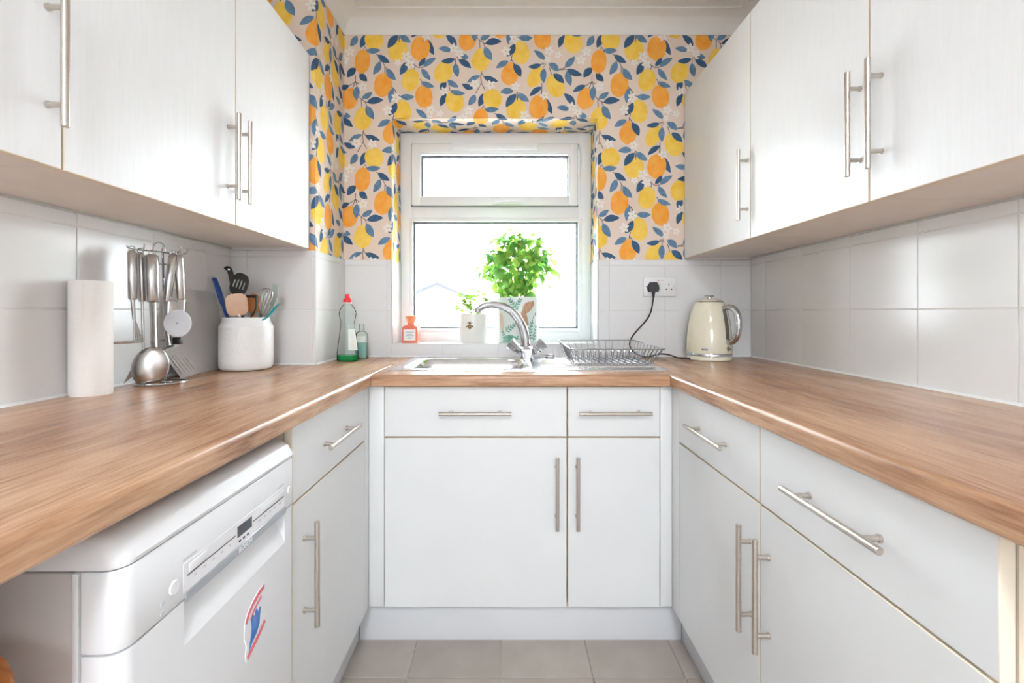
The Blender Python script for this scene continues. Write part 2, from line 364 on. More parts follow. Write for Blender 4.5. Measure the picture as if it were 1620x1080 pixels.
for z0, z1 in ROWS:
    c_ = cuts(PX + .006, WX0, .454)
    for a0, a1 in zip(c_, c_[1:]): tile(wb, 'x', YB, a0, a1, z0, z1, -1)
    c_ = cuts(WX1, XR - .006, .454)
    for a0, a1 in zip(c_, c_[1:]): tile(wb, 'x', YB, a0, a1, z0, z1, -1)
    c_ = cuts(XL + .006, PX + .006, -.9956)
    for a0, a1 in zip(c_, c_[1:]): tile(wp, 'x', PY, a0, a1, z0, z1, -1)
    c_ = cuts(PY - .006, YB - .006, 2.06)
    for a0, a1 in zip(c_, c_[1:]): tile(wp, 'y', PX, a0, a1, z0, z1, 1)
tile(wb, 'x', YB, .795, XR - .006, ZPAPER + .001, ZPAPER + .03, -1); tile(wp, 'x', PY, XL + .006, -.762, ZPAPER + .001, ZPAPER + .03, -1)
c_ = cuts(WX0, WX1, .454)
for a0, a1 in zip(c_, c_[1:]):
    tile(wb, 'x', YB, a0, a1, ROWS[0][0], WZ0, -1)
# tiled sill and lower reveals
obj('sill_tile', MB().box(WX0, WX1, YB - .006, WY, WZ0, WZ0 + .006, .001), 'tile', wb)
obj('reveal_tile', MB().box(WX0, WX0 + .006, YB - .006, WY, WZ0 + .006, ZPAPER, .001), 'tile', wb)
obj('reveal_tile', MB().box(WX1 - .006, WX1, YB - .006, WY, WZ0 + .006, ZPAPER, .001), 'tile', wb)

# ------------------------------------------------------------------ wallpaper print (one 53 cm half-drop repeat)
S = 0.00284; CW, CH = 187.4, 186.6; Q = 10.8
OR = {1: (940, 50), 2: (940, 140), 3: (940, 230), 5: (810, 50), 6: (680, 50), 8: (500, 140)}
def q(c, x, y): return Vector((OR[c][0] + x / Q, OR[c][1] + y / Q))
LEM = [  # crop, colour, top, tip, half-width, pear
 (3, 'Y', 225, 40, 340, 368, 158, 0), (1, 'O', 105, 295, 62, 712, 132, 0), (1, 'Y', 725, 120, 650, 498, 162, 0), (3, 'O', 1105, 138, 1045, 560, 160, 0),
 (1, 'O', 465, 695, 405, 1112, 152, 0), (1, 'Y', 955, 632, 862, 1012, 148, 0), (6, 'Y', 300, 520, 150, 862, 150, 0), (2, 'O', 1110, -70, 1165, 330, 148, 0),
 (2, 'Y', 730, 185, 805, 582, 150, 0), (6, 'Y', 852, 268, 880, 672, 155, 1), (2, 'O', 602, 540, 560, 948, 150, 1), (2, 'Y', 1110, 625, 930, 975, 118, 0),
 (2, 'Y', 1295, 758, 1440, 1148, 152, 0), (5, 'Y', 990, 5, 1100, 355, 156, 0), (5, 'O', 1315, 958, 1215, 1320, 146, 0)]
LEAF = [  # crop, tone, base, tip, width   (lower case: printed under the fruit)
 (1, 'd', 125, 40, 50, 268, 115), (1, 'M', 150, 318, 395, 308, 100), (1, 'D', 345, 390, 552, 525, 105), (1, 'M', 390, 500, 268, 728, 115), (1, 'M', 495, 620, 655, 822, 120),
 (1, 'D', 690, 50, 515, 275, 130), (3, 'M', 725, 105, 915, 250, 110), (3, 'd', 1190, 190, 1310, 465, 110), (1, 'D', 1045, 585, 1165, 435, 80), (1, 'M', 1125, 595, 1345, 440, 100),
 (1, 'M', 1095, 620, 1250, 820, 100), (1, 'D', 830, 515, 730, 730, 120), (1, 'M', 1090, 850, 1315, 935, 95), (6, 'D', 455, 245, 270, 40, 115), (6, 'M', 370, 320, 145, 275, 95),
 (6, 'D', 430, 460, 185, 500, 95), (6, 'D', 490, 475, 705, 615, 110), (6, 'M', 435, 530, 475, 770, 110), (6, 'M', 530, 395, 665, 438, 95), (6, 'd', 265, 835, 190, 1005, 110),
 (6, 'M', 300, 825, 490, 942, 95), (6, 'M', 345, 1005, 605, 1050, 90), (6, 'M', 865, 745, 630, 865, 80), (6, 'D', 915, 760, 1165, 842, 100), (6, 'D', 740, 965, 545, 885, 95),
 (5, 'M', 1395, 60, 1280, 245, 115), (2, 'M', 75, 165, 255, 55, 95), (2, 'D', 160, 228, 442, 190, 120), (2, 'M', 150, 285, 280, 520, 128), (2, 'M', 608, -20, 555, 250, 95),
 (2, 'M', 730, 130, 975, 135, 105), (2, 'D', 670, 235, 530, 460, 115), (2, 'M', 560, 530, 345, 650, 105), (2, 'D', 650, 575, 770, 805, 120), (2, 'D', 1125, 590, 895, 630, 88),
 (2, 'M', 1190, 515, 995, 345, 95), (2, 'M', 1255, 570, 1425, 705, 115), (2, 'M', 1170, 650, 1165, 910, 110), (2, 'D', 1325, 750, 1512, 910, 115), (3, 'M', 645, 75, 415, 90, 110),
 (3, 'D', 1130, 0, 920, 160, 95), (2, 'd', 1515, 75, 1420, 300, 105), (5, 'M', 905, 605, 1075, 415, 110), (5, 'D', 940, 635, 1205, 735, 110), (5, 'M', 940, 660, 1010, 920, 118),
 (5, 'd', 1375, 610, 1225, 775, 125), (5, 'd', 1440, 700, 1570, 838, 115), (5, 'D', 1265, 910, 1040, 1022, 95), (5, 'M', 1395, 925, 1385, 1170, 115)]
FLO = [(1, 835, 415, 92), (1, 900, 555, 88), (1, 690, 520, 62), (3, 1175, 150, 82), (1, 95, 925, 85), (2, 655, 155, 90), (2, 515, 365, 90), (5, 635, 325, 88), (5, 790, 390, 66), (5, 610, 465, 58),
       (2, 255, 940, 88), (2, 680, 960, 78), (5, 1275, 335, 88), (5, 1180, 475, 92), (6, 405, 275, 88), (6, 505, 370, 78), (6, 770, 890, 90), (6, 240, 1010, 76)]
STE = [(1, (105, 300, 120, 240, 165, 315)), (1, (320, 380, 350, 398)), (1, (395, 495, 435, 515, 470, 590, 465, 700)), (1, (470, 590, 502, 630)), (1, (722, 55, 720, 125)), (1, (975, 640, 982, 570, 960, 540)),
       (1, (982, 570, 1040, 605, 1120, 600, 1140, 585)), (1, (1070, 800, 1105, 860, 1095, 900)), (1, (580, 930, 625, 975, 695, 1085)), (2, (20, 130, 65, 172, 70, 310)), (2, (65, 172, 130, 220, 155, 290)), (2, (130, 222, 170, 232)),
       (2, (630, 0, 690, 110, 740, 130)), (2, (625, 430, 605, 500, 600, 545)), (2, (605, 495, 660, 580)), (2, (1120, 590, 1200, 590, 1150, 640)), (2, (1260, 640, 1295, 758)), (2, (1425, 680, 1515, 675)),
       (3, (1130, 0, 1120, 130)), (3, (710, 240, 705, 90, 670, 170)), (3, (705, 90, 735, 112)), (6, (435, 540, 440, 450, 470, 420, 492, 480)), (6, (320, 890, 345, 1000)), (6, (885, 670, 870, 760, 880, 870, 942, 990)),
       (6, (880, 870, 780, 1050)), (6, (885, 700, 920, 760)), (5, (505, 535, 575, 530)), (5, (810, 630, 880, 625, 940, 645)), (5, (880, 622, 910, 600)), (5, (1370, 740, 1365, 850, 1265, 915)), (5, (1365, 850, 1320, 960)),
       (5, (1370, 850, 1395, 930)), (5, (1365, 840, 1460, 915)), (5, (510, 870, 510, 1050))]
CELL = []      # (layer, material index, polygon in px)
def lemon_poly(a, b, hw, pear):
    ax = b - a; L = ax.length; t = ax / L; n = Vector((-t.y, t.x)); L_, R_ = [], []
    for k in range(0, 17):
        u = k / 16; s = (1 - abs(2 * u - 1) ** 2.3) ** 0.55
        if pear: s *= 0.62 + 0.38 * min(1, (u / 0.55)) ** 1.2
        if u > 0.9: s = max(s * 0.9, 0.12 if u < .99 else 0.07)
        wv = hw * s; L_.append(a + t * L * u + n * wv); R_.append(a + t * L * u - n * wv)
    return L_ + R_[::-1]
def leaf_poly(a, b, wd, bend=0.06):
    ax = b - a; L = ax.length; t = ax / L; n = Vector((-t.y, t.x)); L_, R_ = [], []
    for k in range(0, 11):
        u = k / 10; s = math.sin(math.pi * u ** 0.9) ** 0.85; off = n * (math.sin(math.pi * u) * L * bend)
        L_.append(a + t * L * u + off + n * wd / 2 * s); R_.append(a + t * L * u + off - n * wd / 2 * s)
    return L_ + R_[-2:0:-1]
def band(pts, wd):
    L_, R_ = [], []
    for i, p in enumerate(pts):
        t = (pts[min(i + 1, len(pts) - 1)] - pts[max(i - 1, 0)]).normalized(); n = Vector((-t.y, t.x)); L_.append(p + n * wd / 2); R_.append(p - n * wd / 2)
    return L_ + R_[::-1]
for c, k, x0, y0, x1, y1, hw, pear in LEM: CELL.append((1, 1 if k == 'Y' else 2, lemon_poly(q(c, x0, y0), q(c, x1, y1), hw / Q, pear)))
rl = random.Random(3)
for c, k, x0, y0, x1, y1, wd in LEAF: CELL.append((0 if k == 'd' else 3, 4 if k == 'M' else 3, leaf_poly(q(c, x0, y0), q(c, x1, y1), wd / Q, rl.choice((-.05, .05, .03)))))
for c, pts in STE: CELL.append((2, 5, band([q(c, pts[i], pts[i + 1]) for i in range(0, len(pts), 2)], 1.1)))
for c, x, y, r in FLO:
    a0 = rl.random() * 6; p = q(c, x, y)
    for k in range(5):
        a = a0 + k * 2 * math.pi / 5; d = Vector((math.cos(a), math.sin(a)))
        CELL.append((4, 6, leaf_poly(p + d * r / Q * .12, p + d * r / Q * 1.05, r / Q * .58, 0)))
    CELL.append((4.3, 7, [p + Vector((math.cos(k * .785), math.sin(k * .785))) * r / Q * .14 for k in range(8)]))
CELL = [(l, m, [Vector(((p.x - VX) * S, H - (p.y - VY) * S)) for p in poly]) for l, m, poly in CELL]
PAPER = ['paper_base', 'ink_yellow', 'ink_orange', 'ink_navy', 'ink_slate', 'ink_stem', 'ink_white', 'ink_yellow']
def clip(poly, u0, u1, v0, v1):
    for ax, lim, sg in ((0, u0, 1), (0, u1, -1), (1, v0, 1), (1, v1, -1)):
        out = []
        for i in range(len(poly)):
            a, b = poly[i - 1], poly[i]; ia = (a[ax] - lim) * sg >= 0; ib = (b[ax] - lim) * sg >= 0
            if ia != ib: t = (lim - a[ax]) / (b[ax] - a[ax]); out.append(a + (b - a) * t)
            if ib: out.append(b)
        poly = out
        if len(poly) < 3: return None
    return poly
def paper(mb, u0, u1, v0, v1, fn):
    """print the repeat on the rectangle u0..u1 x v0..v1; fn(u, v, height) -> point"""
    mb.add([fn(u0, v0, .0003), fn(u1, v0, .0003), fn(u1, v1, .0003), fn(u0, v1, .0003)], [[0, 1, 2, 3]], 0)
    W_, H_ = CW * S, CH * S
    i0 = math.floor((u0 - 0.9) / W_) - 1; i1 = math.ceil((u1 + .2) / W_) + 1
    for i in range(i0, i1 + 1):
        for j in range(-5, 6):
            du = i * W_; dv = -i * H_ / 2 + j * H_
            for l, m, poly in CELL:
                if poly[0].x + du < u0 - .16 or poly[0].x + du > u1 + .16 or poly[0].y + dv < v0 - .16 or poly[0].y + dv > v1 + .16: continue
                p = clip([Vector((a.x + du, a.y + dv)) for a in poly], u0, u1, v0, v1)
                if p: mb.add([fn(a.x, a.y, .0006 + .00022 * l) for a in p], [list(range(len(p)))], m)
mb = MB(); fb = lambda u, v, h: (u, YB - h, v)
Z2 = 2.354
paper(mb, PX, XR, WZ1, Z2, fb); paper(mb, PX, WX0, ZPAPER, WZ1, fb); paper(mb, WX1, XR, ZPAPER, WZ1, fb)
paper(mb, WX0, WX1, WZ1 - (WY - YB), WZ1, lambda u, v, h: (u, YB + (WZ1 - v), WZ1 - h))                     # head of the reveal
paper(mb, WX0, WX0 + (WY - YB), ZPAPER, WZ1, lambda u, v, h: (WX0 + h, YB + (u - WX0), v))
paper(mb, WX1 - (WY - YB), WX1, ZPAPER, WZ1, lambda u, v, h: (WX1 - h, YB + (WX1 - u), v))
obj('wallpaper', mb, PAPER, wb, recalc=False)
mb = MB()
paper(mb, PX - (YB - PY), PX, ZPAPER, Z2, lambda u, v, h: (PX + h, YB - (PX - u), v))
paper(mb, PX - (YB - PY) - (PX - XL), PX - (YB - PY), ZPAPER, Z2, lambda u, v, h: (PX + (u - (PX - (YB - PY))), PY - h, v))
obj('wallpaper', mb, PAPER, wp, recalc=False)
mb = MB(); ub = PX - (YB - PY) - (PX - XL)
paper(mb, ub - 1.7, ub, 2.0, Z2, lambda u, v, h: (XL + h, PY - (ub - u), v))
obj('wallpaper', mb, PAPER, wl, recalc=False)
mb = MB(); paper(mb, XR, XR + 2.0, 2.0, Z2, lambda u, v, h: (XR - h, YB - (u - XR), v)); obj('wallpaper', mb, PAPER, wr, recalc=False)

# ------------------------------------------------------------------ window
def wx(p): return (p - VX) * WY / F
def wz(p): return H - (p - VY) * WY / F
def ring(mb, x0, x1, z0, z1, t, y0, y1, bev=.004):
    mb.box(x0, x0 + t, y0, y1, z0, z1, bev).box(x1 - t, x1, y0, y1, z0, z1, bev).box(x0 + t - .004, x1 - t + .004, y0, y1, z0, z0 + t, bev).box(x0 + t - .004, x1 - t + .004, y0, y1, z1 - t, z1, bev); return mb
fx0, fx1, fz0, fz1 = WX0 + .001, WX1 - .001, WZ0 + .002, WZ1 - .001
mb = ring(MB(), fx0, fx1, fz0, fz1, .058, WY - .002, WY + .065)
mb.box(fx0 + .05, fx1 - .05, WY, WY + .065, wz(349), wz(327), .004)
win = struct('window_1', mb, 'upvc')
ga, gb, gc, gd = wx(654), wx(914), wz(519), wz(351)
obj('gasket', ring(MB(), ga - .003, gb + .003, gc - .003, gd + .003, .010, WY + .012, WY + .03, .001), 'seal_dark', win)
obj('glazing_bead', ring(MB(), ga - .02, gb + .02, gc - .02, gd + .02, .019, WY - .006, WY + .02, .005), 'upvc', win)
obj('pane', MB().box(ga, gb, WY + .028, WY + .032, gc, gd), 'glass', win)
sa, sb, sc, sd = wx(652), wx(914), wz(326), wz(229)
o = obj('sash', ring(MB(), sa, sb, sc, sd, .045, WY - .018, WY + .04, .006), 'upvc', win)
obj('gasket', ring(MB(), wx(667.5) - .004, wx(899) + .004, wz(314) - .004, wz(247.5) + .004, .009, WY + .0, WY + .03, .001), 'seal_dark', o)
obj('pane', MB().box(wx(667), wx(900), WY + .02, WY + .024, wz(315), wz(247)), 'glass', o)
mb = MB().box(wx(780), wx(796), WY - .036, WY - .016, wz(326), wz(317), .004).tube([P(786, 321, WY - .045), P(800, 320, WY - .05), P(825, 320, WY - .05)], [.008, .009, .007], 10)
obj('window_handle', mb, 'upvc', o)
obj('gasket', ring(MB(), sa - .0035, sb + .0035, sc - .0035, sd + .0035, .005, WY - .006, WY + .02, .001), 'seal_dark', win)
obj('trickle_vent', MB().box(wx(717), wx(850), WY - .032, WY - .01, wz(240), wz(229), .005).box(wx(722), wx(845), WY - .036, WY - .03, wz(236.5), wz(233), .002), 'upvc', win)

# garden seen through the glass (over-bright)
gnd = struct('ground', MB().box(-30, 30, YB + .3, 60, -.3, -.25).box(-30, 30, -30, YF - .15, -.3, -.25), 'paving')
t = thing('garden_shed', 'white shed with a low grey gable roof beyond the window', 'shed', (-2.1, 14, -.25))
obj('wall', MB().box(-3.05, -1.15, 14, 16, -.25, 1.45), 'shed', t)
mb = MB()
for sx in (-1, 1):
    mb.prism([(-2.1, 13.9, 2.0), (-2.1, 13.9, 1.9), (-2.1 + sx * 1.22, 13.9, 1.38), (-2.1 + sx * 1.22, 13.9, 1.47)], (0, 2.2, 0))
obj('roof', mb, 'roof_grey', t)
obj('gable', MB().prism([(-3.05, 14, 1.45), (-1.15, 14, 1.45), (-2.1, 14, 1.95)], (0, .1, 0)), 'shed', t)
obj('door', MB().box(-2.5, -1.7, 13.96, 14.0, -.2, 1.4, .01), 'render', t)
t = thing('neighbour_house', 'pale rendered house wall far beyond the window', 'house', (4, 24, -.25))
obj('wall', MB().box(-1.0, 9, 24, 30, -.25, 5.6), 'render', t)
obj('roof', MB().prism([(-1.3, 23.6, 5.6), (-1.3, 30.4, 5.6), (-1.3, 27, 8)], (10.6, 0, 0)), 'render', t)
for x in (1.6, 5.0):
    o = obj('window', MB().box(x, x + 1.2, 23.95, 24.05, 3.2, 4.4, .02), 'upvc', t); obj('pane', MB().box(x + .08, x + 1.12, 23.93, 23.96, 3.28, 4.32), 'glass', o)
t = thing('garden_fence', 'low pale timber fence across the end of the garden', 'fence', (1, 18, -.25))
for k in range(30): obj('slat', MB().box(-4 + k * .34, -4 + k * .34 + .31, 18, 18.03, -.25, 1.25, .004), 'shed', t)

# ------------------------------------------------------------------ worktops
def wt_profile(edge, back, sg):
    """cross-section (a, z): a = distance coordinate, rounded front top edge"""
    r = .011; pts = [(back, ZB), (edge + sg * .004, ZB), (edge, ZB + .004)]
    for k in range(0, 7): a = R(15 * k); pts.append((edge + sg * r * (1 - math.cos(a)), ZT - r + r * math.sin(a)))
    return pts + [(back, ZT)]
LE, RE, BE = -0.438, 0.517, 1.513
poly = [(a, .1, z) for a, z in wt_profile(LE, XL + .001, -1)]
mb = MB().prism(poly, (0, PY - .1, 0)); mb.box(PX + .001, LE - .0, PY - .0005, YB - .001, ZB, ZT)
single('worktop', mb, 'oak_y', 'wood-effect worktop carrying the kitchen roll and utensil crock', 'worktop')
poly = [(a, .1, z) for a, z in wt_profile(RE, XR - .001, 1)]
single('worktop', MB().prism(poly, (0, YB - .101, 0)), 'oak_y', 'wood-effect worktop carrying the cream kettle', 'worktop')
single('shade_panel', MB().box(XL + .01, LE - .03, .105, .123, 0, ZB - .0005, .001), 'base_door', 'white panel added under the free end of the utensil-side worktop for shade', 'panel')  # added out of view to shade the space beside the dishwasher
BX0, BX1, BY0, BY1 = -.365, .065, 1.665, 2.005           # sink bowl
poly = [(LE + .0005, a, z) for a, z in wt_profile(BE, BY0 - .004, 1)]
mb = MB().prism(poly, (RE - LE - .001, 0, 0)).box(LE + .0005, BX0 - .004, BY0 - .0045, BY1 + .004, ZB, ZT).box(BX1 + .004, RE - .0005, BY0 - .0045, BY1 + .004, ZB, ZT).box(LE + .0005, RE - .0005, BY1 + .0035, YB - .001, ZB, ZT)
single('worktop', mb, 'oak_x', 'short wood-effect worktop under the window with the sink set into it', 'worktop')

# ------------------------------------------------------------------ cabinet handles and units
def bar_handle(parent, c, axis, face, out, L=.234):
    """T-bar handle: centre c on the bar, axis of the bar, face = vector from bar to the door"""
    c = Vector(c); ax = Vector(axis); f = Vector(face); mb = MB()
    mb.tube([c - ax * L / 2, c - ax * (L / 2 - .0008), c + ax * (L / 2 - .0008), c + ax * L / 2], [.0052, .006, .006, .0052], 14)
    for s in (-1, 1): mb.tube([c + ax * s * .08, c + ax * s * .08 + f * .85, c + ax * s * .08 + f * .85, c + ax * s * .08 + f * 1.02], [.0048, .0048, .0062, .0062], 12)
    return obj('handle', mb, 'steel_brushed', parent)
def panel(mb, x0, x1, y0, y1, z0, z1):
    mb.box(x0, x1, y0, y1, z0, z1, .0014, segs=1); ax = 0 if x1 - x0 < .03 else 1
    for i, f in enumerate(mb.f):
        c_ = [mb.v[k][ax] for k in f]
        if max(c_) - min(c_) > 1e-5: mb.m[i] = 1
    return mb
DT = .019; G = .0015
def carcass_y(parent, xf, xb, y0, y1, z0, z1, material='carcass', top=False):
    """open box for a unit facing +/-X, xf = front, xb = back"""
    a, b = min(xf, xb), max(xf, xb); mb = MB(); t = .016
    mb.box(a, b, y0 + .0005, y0 + t, z0, z1).box(a, b, y1 - t, y1 - .0005, z0, z1).box(a, b, y0 + t, y1 - t, z0, z0 + t)
    bk = (xb, xb + .008) if xb < xf else (xb - .008, xb)
    mb.box(bk[0], bk[1], y0 + t, y1 - t, z0 + t, z1 - (t if top else 0))
    if top: mb.box(a, b, y0 + t, y1 - t, z1 - t, z1)
    # front rail behind the doors
    fr = (xf - .004, xf) if xb < xf else (xf, xf + .004)
    mb.box(fr[0], fr[1], y0 + t, y1 - t, z0 + t, z1 - (t if top else 0))
    return obj('body', mb, material, parent)
UZ0, UZ1 = 1.349, 2.088
ULX, URX = -0.757, 0.790
LUP = [(1.3175, 1.807, 1.336, 'wall cabinet on the utensil side with its end against the papered pier'),
       (0.8065, 1.3165, 1.281, 'middle wall cabinet above the utensil stand and kitchen roll'),
       (0.298, 0.8055, 0.778, 'wall cabinet nearest the room end above the dishwasher side')]
for y0, y1, hy, lab in LUP:
    t = thing('wall_cabinet', lab, 'cabinet', (-.91, (y0 + y1) / 2, UZ0), 'white wall cabinets')
    carcass_y(t, ULX - DT - .002, XL + .001 + .006, y0, y1, UZ0 + .006, UZ1, 'underside', True)
    d = obj('door', panel(MB(), ULX - DT, ULX, y0 + G, y1 - G, UZ0, UZ1), ['door', 'edging'], t)
    bar_handle(d, (ULX + .030, hy, 1.528), (0, 0, 1), (-.030, 0, 0), 1)
RUP = [(1.5475, 2.125, 1.567, 'wall cabinet above the kettle, touching the papered window wall'),
       (1.0385, 1.5465, 1.063, 'middle wall cabinet on the kettle side'),
       (0.53, 1.0375, 1.003, 'wall cabinet on the kettle side furthest from the window')]
for y0, y1, hy, lab in RUP:
    t = thing('wall_cabinet', lab, 'cabinet', (.95, (y0 + y1) / 2, UZ0), 'white wall cabinets')
    carcass_y(t, URX + DT + .002, XR - .001 - .006, y0, y1, UZ0 + .006, UZ1, 'underside', True)
    d = obj('door', panel(MB(), URX, URX + DT, y0 + G, y1 - G, UZ0, UZ1), ['door', 'edging'], t)
    bar_handle(d, (URX - .030, hy, 1.528), (0, 0, 1), (.030, 0, 0), 1)
# base units
DZ0, DZ1, DZ2, DZ3 = .147, .6985, .7025, .8645
FRX, FLX, FBY = .535, -.455, 1.545
def base_side(xf, sg, y0, y1, hy, lab, end=False):
    t = thing('base_cabinet', lab, 'cabinet', (xf + sg * .25, (y0 + y1) / 2, 0), 'white base cabinets')
    carcass_y(t, xf + sg * (DT + .002), xf + sg * .50, y0, y1, .15, ZB - .001)
    x0, x1 = sorted((xf, xf + sg * DT))
    d = obj('door', panel(MB(), x0, x1, y0 + G, y1 - G, DZ0, DZ1), ['base_door', 'edging'], t)
    bar_handle(d, (xf - sg * .030, hy, .525), (0, 0, 1), (sg * .030, 0, 0), 1)
    d = obj('drawer', panel(MB(), x0, x1, y0 + G, y1 - G, DZ2, DZ3), ['base_door', 'edging'], t)
    bar_handle(d, (xf - sg * .030, (y0 + y1) / 2, .782), (0, 1, 0), (sg * .030, 0, 0), 1)
    mb = MB()
    for yy in (y0 + .05, y1 - .05):
        for xx in (xf + sg * .10, xf + sg * .44): obj('foot', MB().lathe([(.02, 0), (.02, .008), (.012, .012), (.012, .15)], (xx, yy, 0), 12), 'black_plastic', t)
    if end:
        e = (xf + sg * (DT + .01), xf + sg * .5); obj('side_panel', MB().box(min(e), max(e), y0 - .003, y0 + .0005, .15, ZB - .001), 'base_door', t)
base_side(FRX, 1, 1.0085, 1.486, 1.040, 'base cabinet with one drawer and door beneath the kettle worktop, beside the window run')
base_side(FRX, 1, .515, 1.0075, .971, 'base cabinet with one drawer and door at the open end of the kettle worktop', True)
base_side(FLX, -1, .999, 1.505, 1.055, 'base cabinet with one drawer and door beside the dishwasher')
def base_back(x0, x1, hx, lab):
    t = thing('base_cabinet', lab, 'cabinet', ((x0 + x1) / 2, FBY + .3, 0), 'white base cabinets'); tk = .016
    y0, y1 = FBY + DT + .002, YB - .02
    mb = MB().box(x0 + .0005, x0 + tk, y0, y1, .15, ZB - .001).box(x1 - tk, x1 - .0005, y0, y1, .15, ZB - .001).box(x0 + tk, x1 - tk, y0, y1, .15, .15 + tk).box(x0 + tk, x1 - tk, y0, y0 + .004, .15 + tk, ZB - .001)
    obj('body', mb, 'carcass', t)
    d = obj('door', panel(MB(), x0 + G, x1 - G, FBY, FBY + DT, DZ0, DZ1), ['base_door', 'edging'], t)
    bar_handle(d, (hx, FBY - .030, .525), (0, 0, 1), (0, .030, 0), 1)
    d = obj('drawer', panel(MB(), x0 + G, x1 - G, FBY, FBY + DT, DZ2, DZ3), ['base_door', 'edging'], t)
    bar_handle(d, ((x0 + x1) / 2, FBY - .030, .782), (1, 0, 0), (0, .030, 0), 1)
    mb = MB()
    for xx in (x0 + .05, x1 - .05):
        for yy in (.12, .5): obj('foot', MB().lathe([(.02, 0), (.02, .008), (.012, .012), (.012, .15)], (xx, FBY + yy, 0), 12), 'black_plastic', t)
SXS = .1926
base_back(-.4045, SXS - .0005, .1576, 'wide sink base cabinet with dummy drawer under the bowl')
base_back(SXS + .0005, .4955, .2242, 'narrow base cabinet with drawer under the drainer')
# corner posts and plinths
mb = MB().box(-.4545, -.4055, FBY + .003, FBY + .021, DZ0, DZ3, .001).box(-.4735, -.4550, 1.507, FBY + .021, DZ0, DZ3, .001)
single('corner_post', mb, 'base_door', 'white corner post between the sink unit and the dishwasher-side base cabinet', 'corner post')
mb = MB().box(.4965, .5345, FBY + .003, FBY + .021, DZ0, DZ3, .001).box(.5350, .5535, 1.488, FBY + .021, DZ0, DZ3, .001)
single('corner_post', mb, 'base_door', 'white corner post between the drainer unit and the kettle-side base cabinet', 'corner post')
single('plinth', MB().box(-.503, .586, 1.603, 1.619, 0, .149, .001), 'plinth', 'white plinth under the sink units', 'plinth')
single('plinth', MB().box(.587, .603, .52, 1.602, 0, .149, .001), 'plinth', 'white plinth under the kettle-side base cabinets', 'plinth')
single('plinth', MB().box(-.520, -.504, 1.0, 1.602, 0, .149, .001), 'plinth', 'white plinth under the base cabinet beside the dishwasher', 'plinth')

# ------------------------------------------------------------------ dishwasher
DY0, DY1, DX = .545, .993, -.445
t = thing('dishwasher', 'white slimline dishwasher with a magnet sticker under the worktop', 'dishwasher', (-.74, .77, 0))
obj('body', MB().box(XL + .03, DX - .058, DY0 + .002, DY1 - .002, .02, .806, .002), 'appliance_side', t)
obj('edge_trim', MB().box(DX - .0575, DX - .050, DY0 + .0005, DY1 - .0005, .02, .806, .001), 'appliance', t)
def rrect(x0, x1, y0, y1, r, z, n=6):
    """outline with the two front (x1) corners rounded"""
    pts = [(x0, y0, z)]
    for k in range(n + 1): a = R(-90 + 90 * k / n); pts.append((x1 - r + r * math.cos(a), y0 + r + r * math.sin(a), z))
    for k in range(n + 1): a = R(90 * k / n); pts.append((x1 - r + r * math.cos(a), y1 - r + r * math.sin(a), z))
    return pts + [(x0, y1, z)]
lid = [rrect(XL + .03, DX - .001, DY0, DY1, .022, .8095), rrect(XL + .03, DX + .002, DY0 - .001, DY1 + .001, .024, .816), rrect(XL + .03, DX - .006, DY0, DY1, .024, .832),
       rrect(XL + .03, DX - .018, DY0 + .004, DY1 - .004, .024, .842), rrect(XL + .03, DX - .034, DY0 + .010, DY1 - .010, .022, .8455)]
obj('lid', MB().loft(lid), 'appliance', t, smooth=50)
# control fascia (curved near corner) and door with a scooped grip
fas = obj('control_fascia', MB().loft([rrect(DX - .046, DX - .002, DY0 + .001, DY1 - .001, .021, .7125), rrect(DX - .046, DX, DY0, DY1, .022, .715), rrect(DX - .046, DX, DY0, DY1, .022, .805), rrect(DX - .046, DX - .002, DY0 + .001, DY1 - .001, .021, .8075)]), 'appliance', t, smooth=50)
GY0, GY1, GZ0, GZ1 = .652, .946, .648, .7085
dm = MB().loft([rrect(DX - .046, DX - .001, DY0, DY1, .021, .06), rrect(DX - .046, DX - .001, DY0, DY1, .021, GZ0)])
dm.loft([rrect(DX - .046, DX - .001, DY0, DY1, .021, GZ0)[:8] + [(DX - .001, GY0, GZ0), (DX - .046, GY0, GZ0)], rrect(DX - .046, DX - .001, DY0, DY1, .021, .7105)[:8] + [(DX - .001, GY0, .7105), (DX - .046, GY0, .7105)]])
a_ = rrect(DX - .046, DX - .001, DY0, DY1, .021, GZ0)[8:]; b_ = rrect(DX - .046, DX - .001, DY0, DY1, .021, .7105)[8:]
dm.loft([[(DX - .046, GY1, GZ0), (DX - .001, GY1, GZ0)] + a_, [(DX - .046, GY1, .7105), (DX - .001, GY1, .7105)] + b_])
dm.prism([(DX - .001, GY0, GZ0), (DX - .007, GY0, .665), (DX - .022, GY0, .69), (DX - .034, GY0, .7105), (DX - .046, GY0, .7105), (DX - .046, GY0, GZ0)], (0, GY1 - GY0, 0))
obj('door', dm, 'appliance', t, smooth=35)
e = .0006
obj('control_strip', MB().box(DX - .001, DX + e, GY0 - .003, GY1 - .003, .7215, .762, .0004, segs=1), 'print_white', fas)
obj('grip_band', MB().box(DX - .002, DX + .002, GY0, GY1, .7075, .7215, .0008, segs=1), 'grey_band', fas)
obj('groove', MB().box(DX, DX + .0012, GY0 + .004, .772, .7425, .7438).box(DX, DX + .0012, .826, GY1 - .008, .7425, .7438), 'gap', fas)
obj('display', MB().box(DX, DX + .0016, .778, .821, .7365, .7545, .0005, segs=1), 'display', fas)
for y0, y1 in ((.660, .700), (.850, .938)): obj('button', MB().box(DX, DX + .002, y0, y1, .7455, .7575, .0008), 'appliance', fas)
